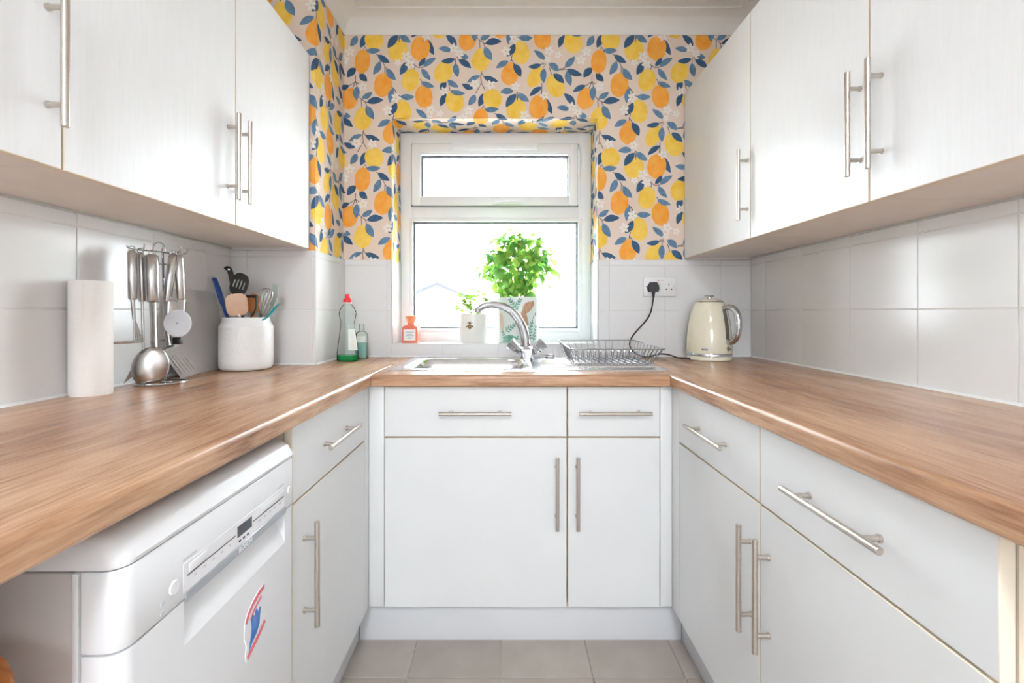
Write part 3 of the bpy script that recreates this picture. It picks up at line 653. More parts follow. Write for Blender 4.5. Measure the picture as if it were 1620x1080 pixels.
for y, z, r in ((.631, .741, .0095), (.962, .747, .0075)):
    m_ = MB(); m_.loft([[(DX + h, y + rr * math.cos(a), z + rr * math.sin(a)) for a in [k * math.pi / 12 for k in range(24)]] for h, rr in ((-.001, r), (.001, r), (.0022, r * .9))])
    obj('button', m_, 'appliance', fas)
for k in range(5): obj('mark', MB().box(DX, DX + .0009, .670 + k * .021, .676 + k * .021, .734, .737), 'print_grey', fas)
for k in range(5): obj('mark', MB().box(DX, DX + .0009, .844 + k * .019, .850 + k * .019, .734, .737), 'print_grey', fas)
for k in range(3): obj('mark', MB().box(DX, DX + .0012, .782 + k * .012, .788 + k * .012, .7275, .7305), 'display', fas)
for k in range(2): obj('mark', MB().box(DX, DX + .0009, .606, .613, .730 - k * .012, .735 - k * .012), 'print_grey', fas)
obj('mark', MB().box(DX, DX + .0004, .648, .676, .766, .768), 'print_grey', fas); obj('mark', MB().box(DX, DX + .0004, .915, .94, .766, .768), 'print_grey', fas)
text('brand_lettering', 'BOSCH', .0125, (DX + .0021, .80, .7145), (0, 1, 0), (0, 0, 1), 'print_white', fas)
# magnet sticker on the door
s = thing('fridge_magnet', 'red, white and blue magnet sticker on the dishwasher door', 'magnet', (DX, .835, .515))
def sp(y, z, h=0.0): return (DX - .001 + h, y, z)
out = [(.800, .575), (.806, .590), (.826, .604), (.848, .612), (.868, .613), (.869, .600), (.862, .585), (.866, .565), (.872, .552), (.868, .540), (.846, .527), (.822, .517), (.806, .511), (.802, .522), (.806, .540), (.799, .556)]
obj('backing', MB().prism([sp(y, z) for y, z in out], (.0014, 0, 0)), 'sticker_white', s)
for arc, wd in (([(.804, .578), (.812, .590), (.828, .600), (.846, .606), (.864, .609)], .008), ([(.818, .576), (.828, .585), (.842, .592), (.854, .596)], .005), ([(.808, .517), (.822, .523), (.846, .533), (.866, .545)], .009)):
    bp_ = band([Vector(p) for p in arc], wd); obj('red_lettering', MB().prism([sp(p.x, p.y, .0013) for p in bp_], (.0004, 0, 0)), 'sticker_red', s)
fig = [(.812, .524), (.824, .534), (.838, .541), (.847, .552), (.849, .566), (.852, .578), (.848, .582), (.843, .575), (.839, .584), (.834, .584), (.832, .575), (.824, .582), (.819, .574), (.821, .562), (.819, .548), (.815, .537)]
obj('blue_shape', MB().prism([sp(y, z, .0013) for y, z in fig], (.0004, 0, 0)), 'sticker_blue', s)

# ------------------------------------------------------------------ pine stool tucked under the worktop
t = thing('bar_stool', 'orange pine stool with a rounded seat beside the dishwasher', 'stool', (-.607, .39, 0))
obj('seat', MB().lathe([(.11, .700), (.130, .702), (.1395, .712), (.1405, .722), (.137, .734), (.124, .742), (.02, .745)], (-.607, .39, 0), 40), 'pine', t)
for sx in (-1, 1):
    for sy in (-1, 1): obj('leg', MB().tube([(-.607 + sx * .125, .39 + sy * .125, 0), (-.607 + sx * .085, .39 + sy * .085, .705)], [.013, .016], 12), 'pine', t)
for z, rr in ((.25, .111), (.42, .101)):
    for sg in (-1, 1): obj('stretcher', MB().tube([(-.607 - rr, .39 + sg * rr, z), (-.607 + rr, .39 + sg * rr, z)], .009, 10), 'pine', t); obj('stretcher', MB().tube([(-.607 + sg * rr, .39 - rr, z + .04), (-.607 + sg * rr, .39 + rr, z + .04)], .009, 10), 'pine', t)

# ------------------------------------------------------------------ sink, tap, drainer rack
def rr2(x0, x1, y0, y1, r, z, n=6):
    pts = []
    for cx, cy, a0 in ((x1 - r, y0 + r, -90), (x1 - r, y1 - r, 0), (x0 + r, y1 - r, 90), (x0 + r, y0 + r, 180)):
        for k in range(n + 1): a = R(a0 + 90 * k / n); pts.append((cx + r * math.cos(a), cy + r * math.sin(a), z))
    return pts
SX0, SX1, SY0, SY1 = -.411, .548, 1.606, 2.085
t = thing('sink', 'stainless steel inset sink with left bowl and ridged drainer', 'sink', (.07, 1.85, ZT))
rings = [rr2(SX0, SX1, SY0, SY1, .015, ZT + .0004), rr2(SX0, SX1, SY0, SY1, .015, ZT + .002), rr2(SX0 + .004, SX1 - .004, SY0 + .004, SY1 - .004, .013, ZT + .0045), rr2(SX0 + .012, SX1 - .012, SY0 + .012, SY1 - .012, .012, ZT + .003)]
mb = MB().loft(rings, cap=False)
# deck between the outer rim and the bowl rim
mb.loft([rings[-1], rr2(BX0 - .012, BX1 + .012, BY0 - .010, BY1 + .010, .06, ZT + .003)], cap=False)
obj('deck', mb, 'sink_steel', t, smooth=60)
b0 = [rr2(BX0 - .012, BX1 + .012, BY0 - .010, BY1 + .010, .06, ZT + .003), rr2(BX0, BX1, BY0, BY1, .055, ZT - .002), rr2(BX0 + .006, BX1 - .006, BY0 + .006, BY1 - .006, .055, ZT - .03), rr2(BX0 + .02, BX1 - .02, BY0 + .02, BY1 - .02, .05, ZT - .14), rr2(BX0 + .05, BX1 - .05, BY0 + .05, BY1 - .05, .04, ZT - .155)]
mb = MB().loft(b0, cap=False); mb.add(b0[-1], [list(range(len(b0[-1])))])
obj('bowl', mb, 'sink_steel', t, smooth=60)
obj('drain', MB().lathe([(.04, 0), (.04, .002), (.03, .003), (.01, .001)], ((BX0 + BX1) / 2, (BY0 + BY1) / 2, ZT - .155), 24), 'chrome', t)
for k in range(9):
    y = 1.70 + k * .037
    obj('drainer_ridge', MB().tube([(.13, y, ZT + .0028), (.14, y, ZT + .004), (.52, y, ZT + .004), (.53, y, ZT + .0028)], .0035, 8), 'sink_steel', t)
for k in range(3): obj('overflow_slot', MB().tube([(-.345 + k * .012, 2.045, ZT + .0032), (-.339 + k * .012, 2.045, ZT + .0032)], .0022, 8), 'slot', t)
td = 1.97; tb = Vector(((833 - VX) * td / F, td, ZT + .003))
t = thing('mixer_tap', 'chrome mixer tap with cross-angled heads and a curved swan spout', 'tap', tb)
mb = MB(); nn = 4
def tp(px, py, d=td): return P(px, py, d)
# faceted diamond body
def dia(hw, hd, z): return [(tb.x - hw, tb.y, z), (tb.x - hw * .5, tb.y - hd, z), (tb.x + hw * .5, tb.y - hd, z), (tb.x + hw, tb.y, z), (tb.x + hw * .5, tb.y + hd, z), (tb.x - hw * .5, tb.y + hd, z)]
zb = tb.z
mb.loft([dia(.027, .024, zb), dia(.027, .024, zb + .006), dia(.024, .021, zb + .008), dia(.044, .026, zb + .034), dia(.040, .026, zb + .044), dia(.018, .018, zb + .056)])
obj('body', mb, 'chrome', t, smooth=20)
for sx in (-1, 1):
    a = Vector((tb.x + sx * .030, tb.y - .002, zb + .036)); d = Vector((sx * .72, -.05, .62)).normalized()
    mb = MB().tube([a, a + d * .014, a + d * .016, a + d * .022, a + d * .024, a + d * .052, a + d * .056], [.016, .016, .021, .021, .019, .025, .022], 8)
    obj('tap_head', mb, 'chrome', t, smooth=20)
sp_ = smoothpath([tp(832, 548), tp(830, 530), tp(823, 510), tp(811, 494), tp(796, 485), tp(779, 482), tp(765, 484.5), tp(757, 490)], 5)
sp_ = [Vector((p.x, tb.y - .12 * max(0, (tb.x - p.x)), p.z)) for p in sp_]
mb = MB().tube(sp_, [.0195 - .0065 * i / (len(sp_) - 1) for i in range(len(sp_))], 14, flat=.8)
e_ = sp_[-1]; mb.tube([e_ + Vector((0, 0, .006)), e_ + Vector((-.001, 0, -.012))], [.0135, .0125], 14)
obj('spout', mb, 'chrome', t, smooth=60)
# plug with ring
pc = Vector(((870 - VX) * 2.0 / F, 2.0, ZT + .004))
t = thing('sink_plug', 'black rubber sink plug lying on the drainer behind the tap', 'plug', pc)
obj('disc', MB().lathe([(.019, 0), (.021, .002), (.021, .005), (.016, .009), (.004, .009)], pc, 24), 'black_plastic', t)
obj('pull_ring', MB().tube([pc + Vector((.017 * math.cos(a), .004 * math.sin(a), .012 + .005 * math.sin(a))) for a in [k * math.pi / 8 for k in range(16)]], .0022, 8, closed=True), 'steel', t)
obj('chain', MB().tube(smoothpath([pc + Vector((-.018, 0, .004)), pc + Vector((-.04, -.012, .002)), pc + Vector((-.065, -.006, .002)), (tb.x + .03, tb.y + .01, ZT + .006)], 5), .0013, 6), 'chrome', t)
# wire dish rack
rx0, rx1, ry0, ry1, zf, zk = .218, .548, 1.652, 2.062, .978, .986
bx0, bx1, by0, by1, bz = .245, .528, 1.722, 2.035, ZT + .013
t = thing('dish_rack', 'empty chrome wire dish rack standing on the drainer', 'dish rack', ((rx0 + rx1) / 2, (ry0 + ry1) / 2, ZT + .006))
def rimpt(u, v): return Vector((rx0 + (rx1 - rx0) * u, ry0 + (ry1 - ry0) * v, zf + (zk - zf) * v))
def botpt(u, v): return Vector((bx0 + (bx1 - bx0) * u, by0 + (by1 - by0) * v, bz))
def loop(fn, r):
    pts = [fn(u, 0) for u in (.03, .5, .97)] + [fn(1, v) for v in (.03, .5, .97)] + [fn(u, 1) for u in (.97, .5, .03)] + [fn(0, v) for v in (.97, .5, .03)]
    return MB().tube(pts, r, 8, closed=True)
obj('rim', loop(rimpt, .0026), 'wire_steel', t); obj('bottom_rim', loop(botpt, .002), 'wire_steel', t)
for k in range(12):
    u = (k + .5) / 12; obj('wire', MB().tube(smoothpath([rimpt(u, 0), botpt(u, 0) + Vector((0, -.004, .004)), botpt(u, .03), botpt(u, .97), botpt(u, 1) + Vector((0, .004, .004)), rimpt(u, 1)], 3), .0016, 6), 'wire_steel', t)
for k in range(9):
    v = (k + .5) / 9; obj('wire', MB().tube(smoothpath([rimpt(0, v), botpt(0, v) + Vector((-.004, 0, .004)), botpt(.05, v), botpt(.95, v), botpt(1, v) + Vector((.004, 0, .004)), rimpt(1, v)], 3), .0016, 6), 'wire_steel', t)
for k in range(11):
    u = (k + 1) / 12; a = botpt(u, .45); obj('plate_prong', MB().tube(smoothpath([a + Vector((0, -.03, 0)), a + Vector((0, -.012, .032)), a + Vector((0, .012, .032)), a + Vector((0, .03, 0))], 3), .0015, 6), 'wire_steel', t)
for u in (.06, .94):
    for v in (.05, .95): a = botpt(u, v); obj('foot', MB().lathe([(.003, 0), (.005, .002), (.005, .008), (.003, .011)], (a.x, a.y, ZT + .003), 10), 'wire_steel', t)

# ------------------------------------------------------------------ socket, plug, kettle
sd = YB - .006
def S2(px, py, off=0): return P(px, py, sd - off)
sc = S2(1043, 453.5)
t = thing('double_socket', 'white double wall socket on the tiles behind the kettle', 'socket', (sc.x, sd, sc.z - .043))
obj('faceplate', MB().box(sc.x - .0735, sc.x + .0735, sd - .010, sd, sc.z - .043, sc.z + .043, .003), 'socket', t)
for k in (-1, 1): obj('rocker_switch', MB().box(sc.x + k * .0085 - .007, sc.x + k * .0085 + .007, sd - .014, sd - .009, sc.z + .012, sc.z + .031, .002), 'socket', t)
for k in (-1, 1): obj('red_mark', MB().box(sc.x + k * .0085 - .004, sc.x + k * .0085 + .004, sd - .0145, sd - .0135, sc.z + .027, sc.z + .029), 'red_plastic', t)
ox = sc.x + .04
for dx, dz, w_, h_ in ((0, .010, .004, .009), (-.011, -.012, .0065, .0042), (.011, -.012, .0065, .0042)): obj('socket_hole', MB().box(ox + dx - w_ / 2, ox + dx + w_ / 2, sd - .0104, sd - .009, sc.z + dz - h_ / 2, sc.z + dz + h_ / 2), 'slot', t)
for x in (sc.x - .060, sc.x + .060): obj('screw', MB().tube([(x, sd - .0112, sc.z), (x, sd - .009, sc.z)], .0032, 12), 'steel', t)
# plug
pcx, pcz = sc.x - .033, sc.z - .004
kt = thing('electric_kettle', 'cream retro kettle with chrome handle on the worktop corner', 'kettle', (.848, 2.0, ZT))
outp = [(-.021, -.020), (.021, -.020), (.026, -.008), (.024, .010), (.014, .024), (-.014, .024), (-.024, .010), (-.026, -.008)]
pl = thing('mains_plug', 'black three-pin plug with its cable in the left socket', 'plug', (pcx, sd - .01, pcz))
obj('plug_body', MB().loft([[(pcx + x * s_, sd - .0102 - h, pcz + z * s_) for x, z in outp] for h, s_ in ((0, .96), (.003, 1), (.018, .98), (.026, .86))]), 'plug', pl, smooth=50)
obj('cord_grip', MB().tube([(pcx, sd - .022, pcz - .016), (pcx, sd - .022, pcz - .03), (pcx, sd - .022, pcz - .046)], [.0095, .0065, .0042], 12), 'plug', pl)
cp = [(pcx, sd - .022, pcz - .044), S2(1030, 492, .022), S2(1022, 507, .03), S2(1004, 527, .035), S2(996.5, 541, .03), S2(998, 551, .03), P(1006, 559, 2.085), P(1018, 564, 2.072), P(1031, 563, 2.085), P(1043, 559.5, 2.085), P(1058, 561, 2.05), P(1075, 566, 2.0), (.775, 1.98, ZT + .006)]
obj('cable', MB().tube(smoothpath(cp, 6), .0034, 8), 'cable', pl)
kx, ky = .848, 2.0
obj('power_base', MB().lathe([(.084, 0), (.089, .003), (.089, .014), (.086, .018)], (kx, ky, ZT), 48), 'kettle_cream', kt)
obj('chrome_band', MB().lathe([(.086, .018), (.0895, .020), (.0895, .030), (.0885, .032)], (kx, ky, ZT), 48), 'chrome', kt)
kp = [(.0885, .031), (.0890, .05), (.0885, .08), (.0870, .11), (.084, .14), (.0795, .17), (.073, .20), (.066, .222), (.0575, .240), (.0555, .242)]
obj('body', MB().lathe(kp, (kx, ky, ZT), 64), 'kettle_cream', kt, smooth=60)
obj('lid_ring', MB().lathe([(.0555, .241), (.0565, .243), (.055, .246), (.050, .247)], (kx, ky, ZT), 48), 'chrome', kt)
lidk = obj('lid', MB().lathe([(.050, .245), (.046, .250), (.030, .256), (.012, .258)], (kx, ky, ZT), 48), 'kettle_cream', kt, smooth=60)
obj('knob', MB().lathe([(.010, .257), (.010, .262), (.019, .266), (.020, .270), (.012, .272)], (kx, ky, ZT), 32), 'chrome', lidk, smooth=60)
hd = Vector((.485, -.874, 0)).normalized()
def kq(r, z): return Vector((kx, ky, ZT + z)) + hd * r
hp = smoothpath([kq(.062, .214), kq(.092, .221), kq(.120, .209), kq(.134, .178), kq(.135, .132), kq(.126, .099), kq(.107, .080), kq(.082, .076)], 5)
obj('handle', MB().tube(hp, [.010 + .003 * math.sin(math.pi * i / (len(hp) - 1)) for i in range(len(hp))], 14), 'chrome', kt, smooth=60)
sd2 = Vector((-hd.y, hd.x, 0)); ws = MB(); rg = []
for z in [.088, .10, .12, .14, .16, .18, .200, .208]:
    rr = next(r0 + (r1 - r0) * (z - z0) / (z1 - z0) for (r0, z0), (r1, z1) in zip(kp, kp[1:]) if z0 <= z <= z1)
    rg.append([kq(rr + .0015, z) + sd2 * .011 - hd * .0008, kq(rr + .0022, z) - sd2 * 0, kq(rr + .0015, z) - sd2 * .011 - hd * .0008, kq(rr - .006, z)])
obj('water_window', ws.loft(rg), 'kettle_window', kt)
a = kq(.088, .052); obj('switch', MB().tube([a, a + hd * .004, a + hd * .005, a + hd * .018], [.009, .009, .004, .0035], 12), 'chrome', kt)
bdir = Vector((-.55, -.83, 0)).normalized(); bx = Vector((.83, -.55, 0)); bo = Vector((kx, ky, ZT + .048)) + bdir * .0890
obj('badge', MB().prism([bo + bx * sx * .012 + Vector((0, 0, sz * .0045)) - bdir * .002 for sx, sz in ((-1, -1), (1, -1), (1, 1), (-1, 1))], bdir * .0026), 'chrome', kt)
text('brand_lettering', 'Breville', .0075, bo + bdir * .0012, bx, (0, 0, 1), 'slot', kt, .0002)

# ------------------------------------------------------------------ things on the window sill
SZ = WZ0 + .006
cy = 2.175; c0 = P(650.5, 545, cy); cx = c0.x
t = thing('candle_bottle', 'small coral bottle with flared stopper and white label on the sill', 'bottle', (cx, cy, SZ))
obj('bottle', MB().loft([rr2(cx - hw, cx + hw, cy - hw, cy + hw, r_, SZ + z) for hw, r_, z in ((.033, .012, 0), (.036, .012, .003), (.036, .012, .068), (.033, .013, .076), (.018, .012, .082), (.0165, .012, .092))]), 'candle_glass', t, smooth=50)
obj('stopper', MB().lathe([(.015, .088), (.019, .094), (.024, .110), (.027, .118), (.024, .123), (.010, .125)], (cx, cy, SZ), 28), 'candle_lid', t)
lb = obj('label', MB().box(cx - .027, cx + .027, cy - .0366, cy - .0355, SZ + .012, SZ + .062, .0004, segs=1), 'paper_label', t)
for z, hw in ((.050, .019), (.040, .012), (.034, .019), (.024, .010)): obj('print', MB().box(cx - hw, cx + hw, cy - .0370, cy - .0364, SZ + z - .0014, SZ + z + .0014), 'label_ink', lb)
# white pot with a bee
py_ = 2.195; cx = P(749, 545, py_).x; rp = .068; Lh = .132
t = thing('herb_pot', 'small white pot with a bee motif holding a pale green herb', 'plant', (cx, py_, SZ))
pot = obj('pot', MB().lathe([(.058, 0), (.0605, .003), (rp, Lh - .004), (rp - .001, Lh), (rp - .005, Lh), (rp - .006, Lh - .02)], (cx, py_, SZ), 48), 'pot_white', t, smooth=50)
obj('soil', MB().lathe([(.062, Lh - .022), (.030, Lh - .018)], (cx, py_, SZ), 24), 'soil', t)
def onpot(cx_, cy_, a, z, r, h=0.0): return Vector((cx_ + (r + h) * math.sin(a), cy_ - (r + h) * math.cos(a), z))
def decal(name, poly, cx_, cy_, rf, mt, parent, h=.0006):
    """a printed shape wrapped on a pot; poly in (metres across, height)"""
    bm = bmesh.new(); bm.faces.new([bm.verts.new((x, 0, z)) for x, z in poly]); xs = [p[0] for p in poly]
    bmesh.ops.triangulate(bm, faces=bm.faces[:])
    x = math.floor(min(xs) / .004) * .004 + .004
    while x < max(xs):                                    # slice so that the shape can bend round the pot
        bmesh.ops.bisect_plane(bm, geom=bm.verts[:] + bm.edges[:] + bm.faces[:], plane_co=(x, 0, 0), plane_no=(1, 0, 0)); x += .004
    bm.verts.index_update(); me = MB()
    me.add([onpot(cx_, cy_, v.co.x / rf(v.co.z), v.co.z, rf(v.co.z), h) for v in bm.verts], [[v.index for v in f.verts] for f in bm.faces]); bm.free()
    return obj(name, me, mt, parent)
rfw = lambda z: .0605 + (rp - .0605) * (z - SZ) / Lh
bz_ = SZ + .085; bx_ = -.012
for dz, w_ in ((0, .0075), (-.008, .0085), (-.016, .006)):
    decal('bee_body', [(bx_ + w_ * math.cos(k * math.pi / 6), bz_ - .004 + dz + .0038 * math.sin(k * math.pi / 6)) for k in range(12)], cx, py_, rfw, 'bee_gold', pot)
for dz, w_ in ((-.004, .009), (-.012, .008)): decal('bee_stripe', [(bx_ - w_, bz_ - .0055 + dz), (bx_ + w_, bz_ - .0055 + dz), (bx_ + w_, bz_ - .002 + dz), (bx_ - w_, bz_ - .002 + dz)], cx, py_, rfw, 'bee_dark', pot, .0009)
for a in (-60, -25, 25, 60, 0):
    d = Vector((math.sin(R(a)), math.cos(R(a)))); p0 = Vector((bx_, bz_)); decal('bee_leg', leaf_poly(p0, p0 + d * .016, .003, 0), cx, py_, rfw, 'bee_dark', pot, .0008)
for sg in (-1, 1): decal('bee_wing', leaf_poly(Vector((bx_ + sg * .004, bz_ - .006)), Vector((bx_ + sg * .017, bz_ - .018)), .005, sg * .2), cx, py_, rfw, 'bee_dark', pot, .0008)
def leaf_mesh(L, W, fold=.25, droop=.25):
    mb = MB(); rows = []
    for k in range(6):
        u = k / 5; s = math.sin(math.pi * min(1, u ** .85)) ** .8 if 0 < u < 1 else .03
        z = -droop * L * u * u; rows.append([(-W / 2 * s, L * u, z + fold * W / 2 * s), (0, L * u, z), (W / 2 * s, L * u, z + fold * W / 2 * s)])
    vs = [p for r_ in rows for p in r_]; fs = []
    for k in range(5):
        for j in range(2): fs.append([k * 3 + j, k * 3 + j + 1, k * 3 + j + 4, k * 3 + j + 3])
    return mb.add(vs, fs)
def leaves(parent, spots, meshes, base):
    for i, (p, yaw, pitch, roll, s_) in enumerate(spots):
        o = bpy.data.objects.new('leaf', meshes[i % len(meshes)]); C.objects.link(o); o.parent = parent
        o.location = Vector(p) - base; o.rotation_euler = (pitch, roll, yaw); o.scale = (s_, s_, s_)
def leaf_data(L, W, mt, **k):
    o = obj('leaf', leaf_mesh(L, W, **k), mt, recalc=False, smooth=80); me = o.data; bpy.data.objects.remove(o); return me
rn = random.Random(11); hm = [leaf_data(.024, .021, 'herb'), leaf_data(.020, .018, 'herb', droop=.4)]; spots = []
for k in range(34):
    a = rn.random() * 6.28; r0 = rn.random() * .035; top = Vector((cx + math.cos(a) * (r0 + .015 + rn.random() * .05), py_ + math.sin(a) * (r0 + .01) * .8, SZ + Lh + .015 + rn.random() * .085))
    if top.y > WY - .03: top.y = WY - .03
    bs = Vector((cx + math.cos(a) * r0, py_ + math.sin(a) * r0, SZ + Lh - .02))
    obj('stem', MB().tube(smoothpath([bs, (bs + top) / 2 + Vector((0, 0, .012)), top], 3), .0011, 5), 'green_stem', t)
    for m_ in range(4): spots.append((top + Vector((0, 0, -m_ * .008)), rn.random() * 6.28, rn.uniform(-.5, .9), rn.uniform(-.5, .5), rn.uniform(.7, 1.2)))
leaves(t, spots, hm, t.location)
# big basil in a jungle-print pot
py_ = 2.200; cx = P(819, 545, py_).x; rb, rt, Lh = .094, .102, .208
t = thing('basil_plant', 'large bushy basil plant in a jungle-print pot on the sill', 'plant', (cx, py_, SZ))
pot = obj('pot', MB().lathe([(rb - .004, 0), (rb, .003), (rt, Lh - .004), (rt - .001, Lh), (rt - .005, Lh), (rt - .006, Lh - .03)], (cx, py_, SZ), 56), 'pot_pale', t, smooth=50)
obj('soil', MB().lathe([(.095, Lh - .03), (.04, Lh - .024)], (cx, py_, SZ), 24), 'soil', t)
rfb = lambda z: rb + (rt - rb) * (z - SZ) / Lh
def pp(px, py): return Vector(((px - 819) * (py_ - .09) / F, H - (py - VY) * (py_ - .09) / F))
def dec(pts, mt, h=.0006): decal('printed_motif', [(p.x, max(SZ + .004, min(SZ + Lh - .004, p.y))) for p in pts], cx, py_, rfb, mt, pot, h)
def frond(base, tip, n=5, wd=5.0, mt='pot_green'):
    b2, t2 = Vector(base), Vector(tip); ax = t2 - b2
    dec([pp(p.x, p.y) for p in band([b2, (b2 + t2) / 2, t2], 1.0)], mt)
    for k in range(n):
        u = (k + .7) / n; p = b2 + ax * u; nrm = Vector((-ax.y, ax.x)).normalized()
        for sg in (-1, 1): e2 = p + ax.normalized() * wd * .8 + nrm * sg * wd * (1.15 - u * .6); dec([pp(v.x, v.y) for v in leaf_poly(p, e2, 2.2, 0)], mt, .0008)
frond((818, 492), (806, 474), 5, 5); frond((812, 492), (822, 474), 5, 5)
frond((797, 525), (815, 512), 5, 5.5); frond((790, 541), (818, 534), 6, 5.5); frond((835, 540), (842, 512), 6, 6); frond((846, 541), (852, 518), 5, 5); frond((800, 541), (792, 526), 4, 5); frond((826, 541), (832, 520), 5, 4.5)
for c_ in ((806, 531), (812, 536)): dec([pp(v.x, v.y) for v in leaf_poly(Vector((794, c_[1] + 4)), Vector((820, c_[1] + 6)), 7, -.12)], 'pot_green', .0007)
dec([pp(x, y) for x, y in ((828, 492), (826, 486), (830, 480), (836, 477), (842, 477), (845, 480), (844, 486), (840, 491), (835, 494), (831, 497))], 'pot_brown', .0009)
dec([pp(x, y) for x, y in ((841, 481), (842, 475), (846, 476), (848, 481), (845, 485))], 'pot_brown', .0010)
dec([pp(p.x, p.y) for p in band([Vector(v) for v in ((829, 487), (825, 495), (825, 504), (829, 511), (836, 514))], 3.2)], 'pot_brown', .0009)
dec([pp(x, y) for x, y in ((785, 496), (790, 494), (793, 502), (795, 514), (794, 524), (789, 524), (786, 514))], 'pot_cream', .0008)
for x, y in ((846, 502), (850, 497), (843, 508)): dec([pp(v.x, v.y) for v in leaf_poly(Vector((x, y + 3)), Vector((x + 1, y - 4)), 3, 0)], 'pot_green', .0007)
rn = random.Random(5); spots = []; bc = P(816, 420, py_)
for k in range(14):
    a = k * 2.4; r0 = .05 * math.sqrt((k + .5) / 14); bs = Vector((cx + math.cos(a) * r0, py_ + math.sin(a) * r0, SZ + Lh - .03))
    tp_ = bc + Vector((math.cos(a) * .13 * rn.random(), math.sin(a) * .05, rn.uniform(-.02, .12)))
    obj('stem', MB().tube(smoothpath([bs, (bs + tp_) / 2 + Vector((0, 0, .02)), tp_], 3), .0022, 6), 'stem', t)
bm_ = [leaf_data(.044, .034, 'basil', fold=.15), leaf_data(.050, .038, 'basil', droop=.45, fold=.2), leaf_data(.036, .029, 'basil', droop=.1)]
n = 0
while n < 285:
    x, y, z = rn.uniform(-1, 1), rn.uniform(-1, 1), rn.uniform(-1, 1); r2 = x * x + y * y + z * z
    if r2 > 1 or r2 < .12: continue
    X = x * .185 * (1.0 if z > -.2 else .95 + .25 * z); Y = y * .085; Zz = z * .162
    p = bc + Vector((X, Y, Zz)); p.y = min(p.y, WY - .045)
    yaw = math.atan2(-x, y - .9) + rn.uniform(-1.0, 1.0)
    spots.append((p, yaw, rn.uniform(-1.15, .1), rn.uniform(-.5, .5), rn.uniform(.75, 1.15))); n += 1
for px, py, yw in ((805, 369, 1.2), (812, 364, -1.3), (809, 361, .2), (790, 376, 1.0), (785, 382, 1.6), (833, 383, -.7), (846, 386, -1.4), (868, 398, -1.6), (875, 408, -2.4), (862, 450, -2.6), (757, 400, 1.4), (757, 412, 2.2)):
    spots.append((P(px, py, py_), yw, -.2, 0, 1.15))
obj('stem', MB().tube([bc + Vector((-.02, 0, .11)), P(809, 364, py_)], .0018, 6), 'green_stem', t)
leaves(t, spots, bm_, t.location)
mass = MB(); n = 0                                        # the crowded inner leaves, too many to pick apart
from mathutils import Euler
while n < 330:
    x, y, z = rn.uniform(-1, 1), rn.uniform(-1, 1), rn.uniform(-1, 1)
    if x * x + y * y + z * z > .95: continue
    p = bc + Vector((x * .168 * (1.0 if z > -.2 else .95 + .25 * z), y * .08, z * .150)); p.y = min(p.y, WY - .05)
    m4 = Euler((rn.uniform(-1.2, .2), rn.uniform(-.5, .5), math.atan2(-x, y - .9) + rn.uniform(-1.2, 1.2))).to_matrix(); s_ = rn.uniform(.7, 1.05)
    lm = leaf_mesh(.042, .032, .2, .3); mass.add([p + m4 @ (v * s_) for v in lm.v], lm.f, n % 3); n += 1
o = obj('inner_leaves', mass, ['basil_mid', 'basil_deep', 'basil_pale'], t, recalc=False, smooth=80); o['kind'] = 'stuff'

# ------------------------------------------------------------------ washing-up bottles beside the pier
cx, cy = P(550, 570, 1.945).x, 1.945
t = thing('dish_soap_bottle', 'clear washing-up liquid bottle with red cap, nearly empty with green liquid', 'bottle', (cx, cy, ZT))
def oval(prof, k=.62): return [[(cx + r * math.cos(a), cy + r * k * math.sin(a), ZT + z) for a in [j * 2 * math.pi / 28 for j in range(28)]] for r, z in prof]
pr = [(.040, .0), (.044, .004), (.044, .030), (.040, .07), (.034, .11), (.029, .145), (.029, .165), (.034, .182), (.036, .197), (.031, .213), (.020, .228), (.014, .235), (.012, .243)]
obj('bottle', MB().loft(oval(pr)), 'clear_plastic', t, smooth=60)
obj('green_liquid', MB().loft(oval([(.038, .0015), (.042, .005), (.042, .026)])), 'green_liquid', t, smooth=60)
obj('label', MB().loft([[(cx + r * 1.02 * math.cos(a), cy + r * .62 * 1.03 * math.sin(a), ZT + z) for a in [R(-75 + 8 * j) for j in range(9)]] + [(cx + r * .99 * math.cos(a), cy + r * .62 * .99 * math.sin(a), ZT + z) for a in [R(-75 + 8 * j) for j in range(9)]][::-1] for r, z in ((.0425, .045), (.040, .07), (.037, .09), (.034, .11), (.031, .13))]), 'label_print', t)
obj('cap', MB().lathe([(.017, .240), (.0175, .243), (.0175, .252), (.012, .256), (.010, .262), (.0095, .272), (.007, .274)], (cx, cy, ZT), 28), 'red_plastic', t)
obj('cap_collar', MB().lathe([(.0165, .236), (.0165, .241)], (cx, cy, ZT), 28), 'pot_white', t)
cx, cy = P(572, 568, 2.04).x, 2.04
t = thing('hand_wash_bottle', 'small clear bottle of blue-green liquid behind the washing-up bottle', 'bottle', (cx, cy, ZT))
obj('bottle', MB().loft([rr2(cx - hw, cx + hw, cy - hw * .7, cy + hw * .7, .010, ZT + z) for hw, z in ((.022, 0), (.024, .003), (.024, .105), (.020, .113), (.010, .118), (.009, .128))]), 'clear_plastic', t, smooth=50)
obj('liquid', MB().loft([rr2(cx - hw, cx + hw, cy - hw * .7, cy + hw * .7, .009, ZT + z) for hw, z in ((.020, .002), (.0222, .004), (.0222, .068))]), 'teal_liquid', t)
obj('label', MB().box(cx - .0225, cx + .0225, cy - .0178, cy - .0171, ZT + .072, ZT + .098), 'label_print', t)
obj('cap', MB().lathe([(.0105, .126), (.0105, .146), (.008, .150), (.004, .150)], (cx, cy, ZT), 20), 'clear_plastic', t)

